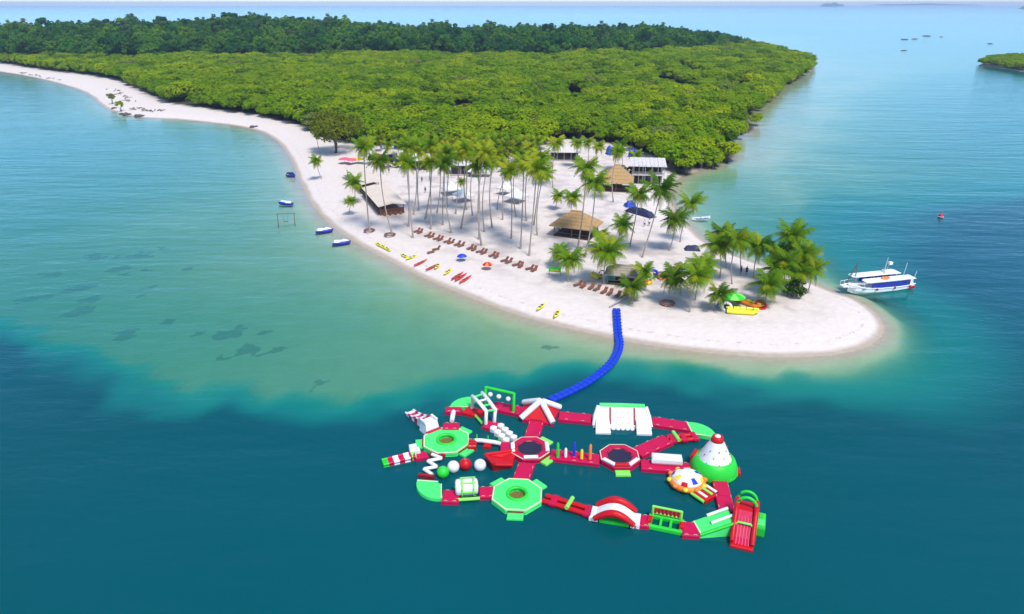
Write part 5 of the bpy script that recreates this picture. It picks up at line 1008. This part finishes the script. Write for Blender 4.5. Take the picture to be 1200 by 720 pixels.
# ------------------------------------------------------------------ tour boat
A, B = W(1000, 346.5, 0), W(1067, 339.5, 0); d = B - A; rz = math.atan2(-d.y, -d.x); L = d.length * 1.06; c = (A + B) / 2 + Vector((0, 1.7, 0)); bw = 3.9
r = thing('tour_boat', 'white tour boat with blue side curtains and white roofs moored at the sand point', 'boat', (c.x, c.y, 0)); fr = ((c.x, c.y, 0), rz)
st = [(-.5, .80, .25, 1.15), (-.42, .95, .0, 1.1), (-.2, 1.0, -.15, 1.0), (.1, 1.0, -.15, 1.05), (.3, .86, -.1, 1.2), (.43, .5, .1, 1.45), (.52, .06, .55, 1.7)]; vv = []; ff = []
for x, w, z0, z1 in st: h = bw / 2 * w; vv += [(x * L, -h * .62, z0 - .25), (x * L, h * .62, z0 - .25), (x * L, h, z0 + .45), (x * L, h * 1.04, z1), (x * L, -h * 1.04, z1), (x * L, -h, z0 + .45)]
for i in range(len(st) - 1):
    for k in range(6): a = 6 * i + k; b = 6 * i + (k + 1) % 6; ff.append((a, b, b + 6, a + 6))
ff += [(5, 4, 3, 2, 1, 0)]
MB(*fr).add(vv, ff).build('hull', 'boat_white', r)
for s_ in (-1, 1):
    MB(*fr).tube([(x * L, s_ * bw / 2 * w * 1.05, z1) for x, w, z0, z1 in st], .1, 6).build('gunwale', 'boat_white', r)
    MB(*fr).box((-.44 * L, s_ * bw * .47, .55), (.1 * L, .1, .45)).build('red_band', 'red', r)
    for k in range(6):
        x = (-.34 + .105 * k) * L; w_ = .1 * L; MB(*fr).box((x, s_ * bw * .485, 1.62), (w_, .07, 1.0)).build('side_curtain', 'boat_blue', r); MB(*fr).tube([(x - w_ / 2, s_ * bw * .47, 1.0), (x - w_ / 2, s_ * bw * .47, 2.3)], .05, 6).build('stanchion', 'boat_white', r)
    for x in (.16, -.13, -.38): MB(*fr).ball((x * L, s_ * bw * .56, .95), (.2, .2, .26), 8, 6).build('fender', 'red', r)
def roofpan(x0, x1, y0, y1, z, nm):
    poly = [(x0 * L, y0), (x1 * L - .6, y0), (x1 * L, y0 + .5 * (y1 - y0) * .4), (x1 * L, y1 - .5 * (y1 - y0) * .4), (x1 * L - .6, y1), (x0 * L, y1)]; return MB(*fr).pillow(poly, z, z + .16, .06).build(nm, 'boat_white', r)
nr_ = 1 if (Matrix.Rotation(rz, 3, 'Z') @ Vector((0, 1, 0))).y < 0 else -1
roofpan(-.46, .34, *sorted((nr_ * .12, nr_ * 2.15)), 2.35, 'near_roof'); fr_roof = roofpan(-.34, .44, *sorted((-nr_ * .05, -nr_ * 2.1)), 2.75, 'far_roof')
for x in (-.3, 0, .3): MB(*fr).tube([(x * L, -nr_ * 1.6, 1.1), (x * L, -nr_ * 1.6, 2.78)], .06, 6).build('stanchion', 'boat_white', r)
MB(*fr).tube([(.5 * math.cos(k * .393), nr_ * 1.05 + .5 * math.sin(k * .393), 2.58) for k in range(16)], .15, 8, True).build('life_ring', 'lifering', r)
MB(*fr).tube([(-.05 * L + .42 * math.cos(k * .524), nr_ * .9 + .42 * math.sin(k * .524), 2.58) for k in range(12)], .13, 7, True).build('life_ring', 'lifering', r)
MB(*fr).tube([(-.12 * L, -nr_ * 1.2, 2.8), (-.14 * L, -nr_ * 1.2, 5.8)], [.16, .09], 7).build('mast', 'metal', r); MB(*fr).tube([(-.14 * L, -nr_ * 1.2, 2.9), (-.2 * L, -nr_ * 1.2, 4.7)], .05, 5).build('stay', 'metal', r)
MB(*fr).box((-.2 * L, -nr_ * 1.2, 4.6), (.7, .5, .5)).build('radar_box', 'boat_white', r); MB(*fr).hexa([(-.3 * L, -nr_ * 1.7, 2.9), (-.1 * L, -nr_ * 1.7, 2.9), (-.1 * L, -nr_ * .5, 2.9), (-.3 * L, -nr_ * .5, 2.9)], [(-.26 * L, -nr_ * 1.5, 3.25), (-.1 * L, -nr_ * 1.5, 3.35), (-.1 * L, -nr_ * .7, 3.35), (-.26 * L, -nr_ * .7, 3.25)]).build('roof_hatch', 'boat_white', r)
MB(*fr).tube([(.47 * L, -nr_ * 1.3, 1.3), (.37 * L, -nr_ * .8, 5.4)], [.15, .10], 6).build('gangway_pole', 'rope', r); MB(*fr).tube([(.41 * L, -nr_ * .2, 2.0), (.37 * L, -nr_ * .8, 5.1)], .09, 6).build('gangway_pole', 'rope', r)
MB(*fr).hexa([(.40 * L, -1.2, 1.25), (.62 * L, -.55, 1.35), (.62 * L, .55, 1.35), (.40 * L, 1.2, 1.25)], [(.40 * L, -1.2, 1.4), (.62 * L, -.55, 1.5), (.62 * L, .55, 1.5), (.40 * L, 1.2, 1.4)]).build('bow_platform', 'boat_white', r)
for s_ in (-1, 1):
    MB(*fr).tube([(.30 * L, s_ * 1.6, 1.9), (.45 * L, s_ * 1.2, 2.05), (.62 * L, s_ * .55, 2.2)], .045, 5).build('bow_rail', 'boat_white', r)
    for x, y in ((.34, 1.5), (.44, 1.22), (.53, .9), (.615, .56)): MB(*fr).tube([(x * L, s_ * y, 1.2), (x * L, s_ * y, 2.1)], .035, 5).build('rail_post', 'boat_white', r)
    MB(*fr).tube([(-.47 * L, s_ * 1.3, 1.0), (-.50 * L, s_ * 1.3, 3.9 - s_ * .4)], .05, 5).build('stern_pole', 'boat_white', r)
MB(*fr).box((-.47 * L, 0, 1.35), (.7, 2.2, .9)).build('engine_box', 'boat_white', r)
MB(*fr).box((.0, 0, .95), (L * .72, bw * .86, .06)).build('deck', 'wood', r)
# longboat on the far side, small bow post
A, B = W(811, 258.5, 0), W(832, 257, 0); c = (A + B) / 2; r = thing('longboat', 'slim blue and white longboat moored off the far side of the sand', 'boat', tuple(c)); L = (B - A).length; fr = ((c.x, c.y, 0), math.atan2(B.y - A.y, B.x - A.x)); vv = []; ff = []
for i in range(9):
    t = i / 4 - 1; w = .55 * (1 - abs(t) ** 2.6) + .03; z = .55 + .35 * t * t; vv += [(t * L / 2, -w * .5, -.1 + .3 * t * t), (t * L / 2, w * .5, -.1 + .3 * t * t), (t * L / 2, w, z), (t * L / 2, w * .75, z), (t * L / 2, w * .6, .2), (t * L / 2, -w * .6, .2), (t * L / 2, -w * .75, z), (t * L / 2, -w, z)]
for i in range(8):
    for k in range(8): a = 8 * i + k; b = 8 * i + (k + 1) % 8; ff.append((a, b, b + 8, a + 8))
MB(*fr).add(vv, ff).build('hull', 'boat_white', r)
for s_ in (-1, 1): MB(*fr).box((0, s_ * .56, .42), (L * .7, .04, .16)).build('blue_band', 'boat_blue', r)
for x in (-.25, 0, .25): MB(*fr).box((x * L, 0, .45), (.3, .8, .05)).build('thwart', 'wood', r)
v = W(1102, 255, 0); r = thing('marker_buoy', 'small red marker buoy floating alone on the right', 'buoy', tuple(v)); MB(tuple(v)).lathe([(0, -.2), (.55, -.1), (.65, .3), (.4, .75), (.12, .95), (.1, 1.5), (0, 1.55)], 14).build('float', 'red', r); MB(tuple(v)).tube([(.66 * math.cos(k * .524), .66 * math.sin(k * .524), .25) for k in range(12)], .07, 6, True).build('rubbing_ring', 'white_vinyl', r)

# ------------------------------------------------------------------ people
def person_mesh(pose, seed):
    bm = bmesh.new(); sk = bm.verts.layers.skin.verify(); V = {}
    def v(n, p, r): x = bm.verts.new(p); x[sk].radius = (r, r); V[n] = x; return x
    def e(*ns):
        for a, b in zip(ns[:-1], ns[1:]): bm.edges.new((V[a], V[b]))
    st = .18 if pose == 'walk' else .03
    v('pel', (0, 0, .95), .14); v('sp', (0, 0, 1.15), .125); v('ch', (0, 0, 1.35), .15); v('nk', (0, 0, 1.5), .06); v('hd0', (0, .01, 1.58), .085); v('hd', (0, .015, 1.68), .10); v('hd2', (0, 0, 1.76), .07); e('pel', 'sp', 'ch', 'nk', 'hd0', 'hd', 'hd2')
    for s, n in ((-1, 'l'), (1, 'r')):
        f = s * st
        v(n + 'hip', (s * .1, 0, .88), .10); v(n + 'kn', (s * .11, f * .7 + .03, .5), .065); v(n + 'an', (s * .11, f, .09), .045); v(n + 'toe', (s * .13, f + .17, .03), .035); e('pel', n + 'hip', n + 'kn', n + 'an', n + 'toe')
        g = -f; v(n + 'sh', (s * .2, 0, 1.42), .06); v(n + 'el', (s * .26, g * .5 - .02, 1.14), .045); v(n + 'wr', (s * .28, g + .06, .90), .03); v(n + 'pa', (s * .285, g + .08, .84), .03); e('ch', n + 'sh', n + 'el', n + 'wr', n + 'pa')
        for k in range(4): v(n + 'f%d' % k, (s * .29, g + .055 + .02 * k, .75 + .012 * abs(k - 1.5)), .009); e(n + 'pa', n + 'f%d' % k)
        v(n + 'th', (s * .25, g + .13, .81), .010); e(n + 'pa', n + 'th')
    me = bpy.data.meshes.new('body'); V['pel'][sk].use_root = True; bm.to_mesh(me); bm.free(); o = bpy.data.objects.new('tmp', me); col.objects.link(o)
    o.modifiers.new('s', 'SKIN'); sb = o.modifiers.new('b', 'SUBSURF'); sb.levels = 1; sb.render_levels = 1
    dg = bpy.context.evaluated_depsgraph_get(); m2 = bpy.data.meshes.new_from_object(o.evaluated_get(dg)); bpy.data.objects.remove(o); m2.materials.clear(); m2.materials.append(M['skin']); m2.polygons.foreach_set('use_smooth', [True] * len(m2.polygons)); return m2
bodies = {'stand': person_mesh('stand', 1), 'walk': person_mesh('walk', 2)}
def person(cpx, rz, pose, shirt, shorts, label):
    c = GP(*cpx); r = thing('person', label, 'person', tuple(c), 'people on the beach'); r.rotation_euler.z = rz
    def put(n, me): o = bpy.data.objects.new(n, me); col.objects.link(o); o.parent = r; return o
    put('body', bodies[pose]); st = .18 if pose == 'walk' else .03
    def part(n, b, m): me = bpy.data.meshes.new(n); me.from_pydata(b.v, [], b.f); me.materials.append(M[m]); me.polygons.foreach_set('use_smooth', [True] * len(b.f)); me.update(); put(n, me)
    b = MB(); b.tube([(0, 0, .93), (0, 0, 1.12), (0, 0, 1.32), (0, 0, 1.46)], [.165, .155, .185, .10], 10)
    for s in (-1, 1): b.tube([(s * .17, 0, 1.42), (s * .245, -s * st * .25, 1.22)], [.085, .075], 8)
    part('shirt', b, shirt); b = MB(); b.tube([(0, 0, 1.0), (0, 0, .86)], [.172, .18], 10)
    for s in (-1, 1): b.tube([(s * .09, 0, .9), (s * .11, s * st * .62, .56)], [.125, .10], 8)
    part('shorts', b, shorts); b = MB(); b.ball((0, -.015, 1.735), (.105, .115, .085), 10, 7); part('hair', b, 'hair')
    b = MB()
    for s in (-1, 1): b.ball((s * .038, .108, 1.675), .014, 6, 4)
    b.ball((0, .118, 1.645), (.014, .02, .022), 6, 4); b.ball((0, .105, 1.605), (.028, .01, .008), 6, 4); part('face', b, 'hair')
    return r
for a_ in (((494.5, 214), .4, 'stand', 'cloth_dark', 'cloth_dark', 'person in dark clothes standing on the sand, left of the three by the hedge'), ((504, 211.5), 2.2, 'walk', 'cloth_dark', 'cloth_blue', 'person in dark top walking near the hedge, right of the standing one'), ((498.5, 226), 3.4, 'stand', 'cloth_blue', 'cloth_dark', 'person in blue standing alone on the sand between grove trunks'),
           ((868, 321.5), .8, 'stand', 'cloth_dark', 'cloth_dark', 'person in dark clothes under the palm clump, left of two'), ((874.5, 322), 2.5, 'stand', 'cloth_dark', 'cloth_dark', 'person in dark clothes under the palm clump, right of two'), ((456, 203), 1.0, 'walk', 'cloth_red', 'cloth_dark', 'person in red top walking in front of the hedge'), ((755, 266), 2.6, 'stand', 'cloth_white', 'cloth_blue', 'person in white top beside the navy covered boat'), ((760.5, 265), .2, 'stand', 'cloth_white', 'cloth_dark', 'person in white top and dark shorts right of the navy covered boat')): person(*a_)

# ------------------------------------------------------------------ far things in the sea
def islet(name, pts_px, h, label, mat='leaf_upland', n=26):
    A, B = W(*pts_px[0], 0), W(*pts_px[1], 0); d = B - A; w = d.length; c = (A + B) / 2; vv = []; ff = []; m = 6; nx = Vector((-d.y, d.x, 0)).normalized() * w * .12
    for i in range(n + 1):
        t = i / n
        for j in range(m + 1):
            u = j / m * 2 - 1; hh = h * (math.sin(math.pi * t) ** .6) * (1 - u * u) * (.7 + .5 * mnoise.noise(Vector((t * 6, u, h)))) - .5; p = A.lerp(B, t) + nx * u; vv.append((p.x, p.y, hh))
    for i in range(n):
        for j in range(m): k = i * (m + 1) + j; ff.append((k, k + m + 1, k + m + 2, k + 1))
    o = MB().add(vv, ff, True).build(name, mat); o['kind'] = 'structure'; o['label'] = label; return o
islet('islet', ((960, 7.6), (990, 7.6)), 75, 'small dark islet on the horizon'); islet('islet', ((1020, 6.6), (1142, 6.4)), 55, 'long faint islet on the horizon'); islet('islet', ((1195, 10.5), (1240, 10.5)), 60, 'islet cut by the right edge at the horizon')
# mangrove islet at the right edge
Q = [W2(p) for p in ((1146, 77), (1170, 80), (1210, 86), (1280, 88), (1280, 72), (1190, 70), (1160, 72))]; Sx = scatter(min(q[0] for q in Q), max(q[0] for q in Q), min(q[1] for q in Q), max(q[1] for q in Q), 4.2); Sx = Sx[sdf(Q, Sx[:, 0], Sx[:, 1]) > 0]
ip = MB().pillow(Q, -1.0, .35, .5).build('mangrove_islet_ground', gmat); ip['kind'] = 'structure'; ip['label'] = 'low ground of the mangrove islet at the right edge'
gn_stuff('mangrove_islet', np.column_stack([Sx, np.full(len(Sx), .2)]), np.random.uniform(.7, 1.05, len(Sx)), mproto, 'low strip of green mangroves on the water at the right edge', 'mangroves')
for i, (px, py, s) in enumerate(((1060, 46.5, 10), (1072, 46, 9), (1086, 42.5, 12), (1103, 43.5, 6), (1059, 59.5, 6), (1160, 51.5, 8))):
    v = W(px, py, 0); b = MB(); b.ball((v.x, v.y, 0), (s * .55, s * .5, s * .11), 12, 6); b.v = [(p[0] + s * .2 * mnoise.noise(Vector(p) * .3), p[1], p[2]) for p in b.v]; tag(b.build('reef_rock', 'rock'), 'dark reef rock breaking the pale far water on the right, %s in order' % ordn(i), 'rock', 'far reef rocks')
# ------------------------------------------------------------------ haze: the sea air between the camera and the far forest
hz = MB().box((0, 7850, 28), (32400, 16700, 96)).build('haze', 'rock')
hm = bpy.data.materials.new('sea_haze'); hm.use_nodes = True; hn = hm.node_tree; hn.nodes.clear()
ho = hn.nodes.new('ShaderNodeOutputMaterial'); pv = hn.nodes.new('ShaderNodeVolumePrincipled'); pv.inputs['Color'].default_value = (.54, .70, .98, 1); pv.inputs['Density'].default_value = .00010; pv.inputs['Anisotropy'].default_value = 0.0
hn.links.new(pv.outputs[0], ho.inputs['Volume']); hz.data.materials.clear(); hz.data.materials.append(hm); hz['kind'] = 'stuff'; hz['label'] = 'pale blue sea haze'; hz['category'] = 'haze'
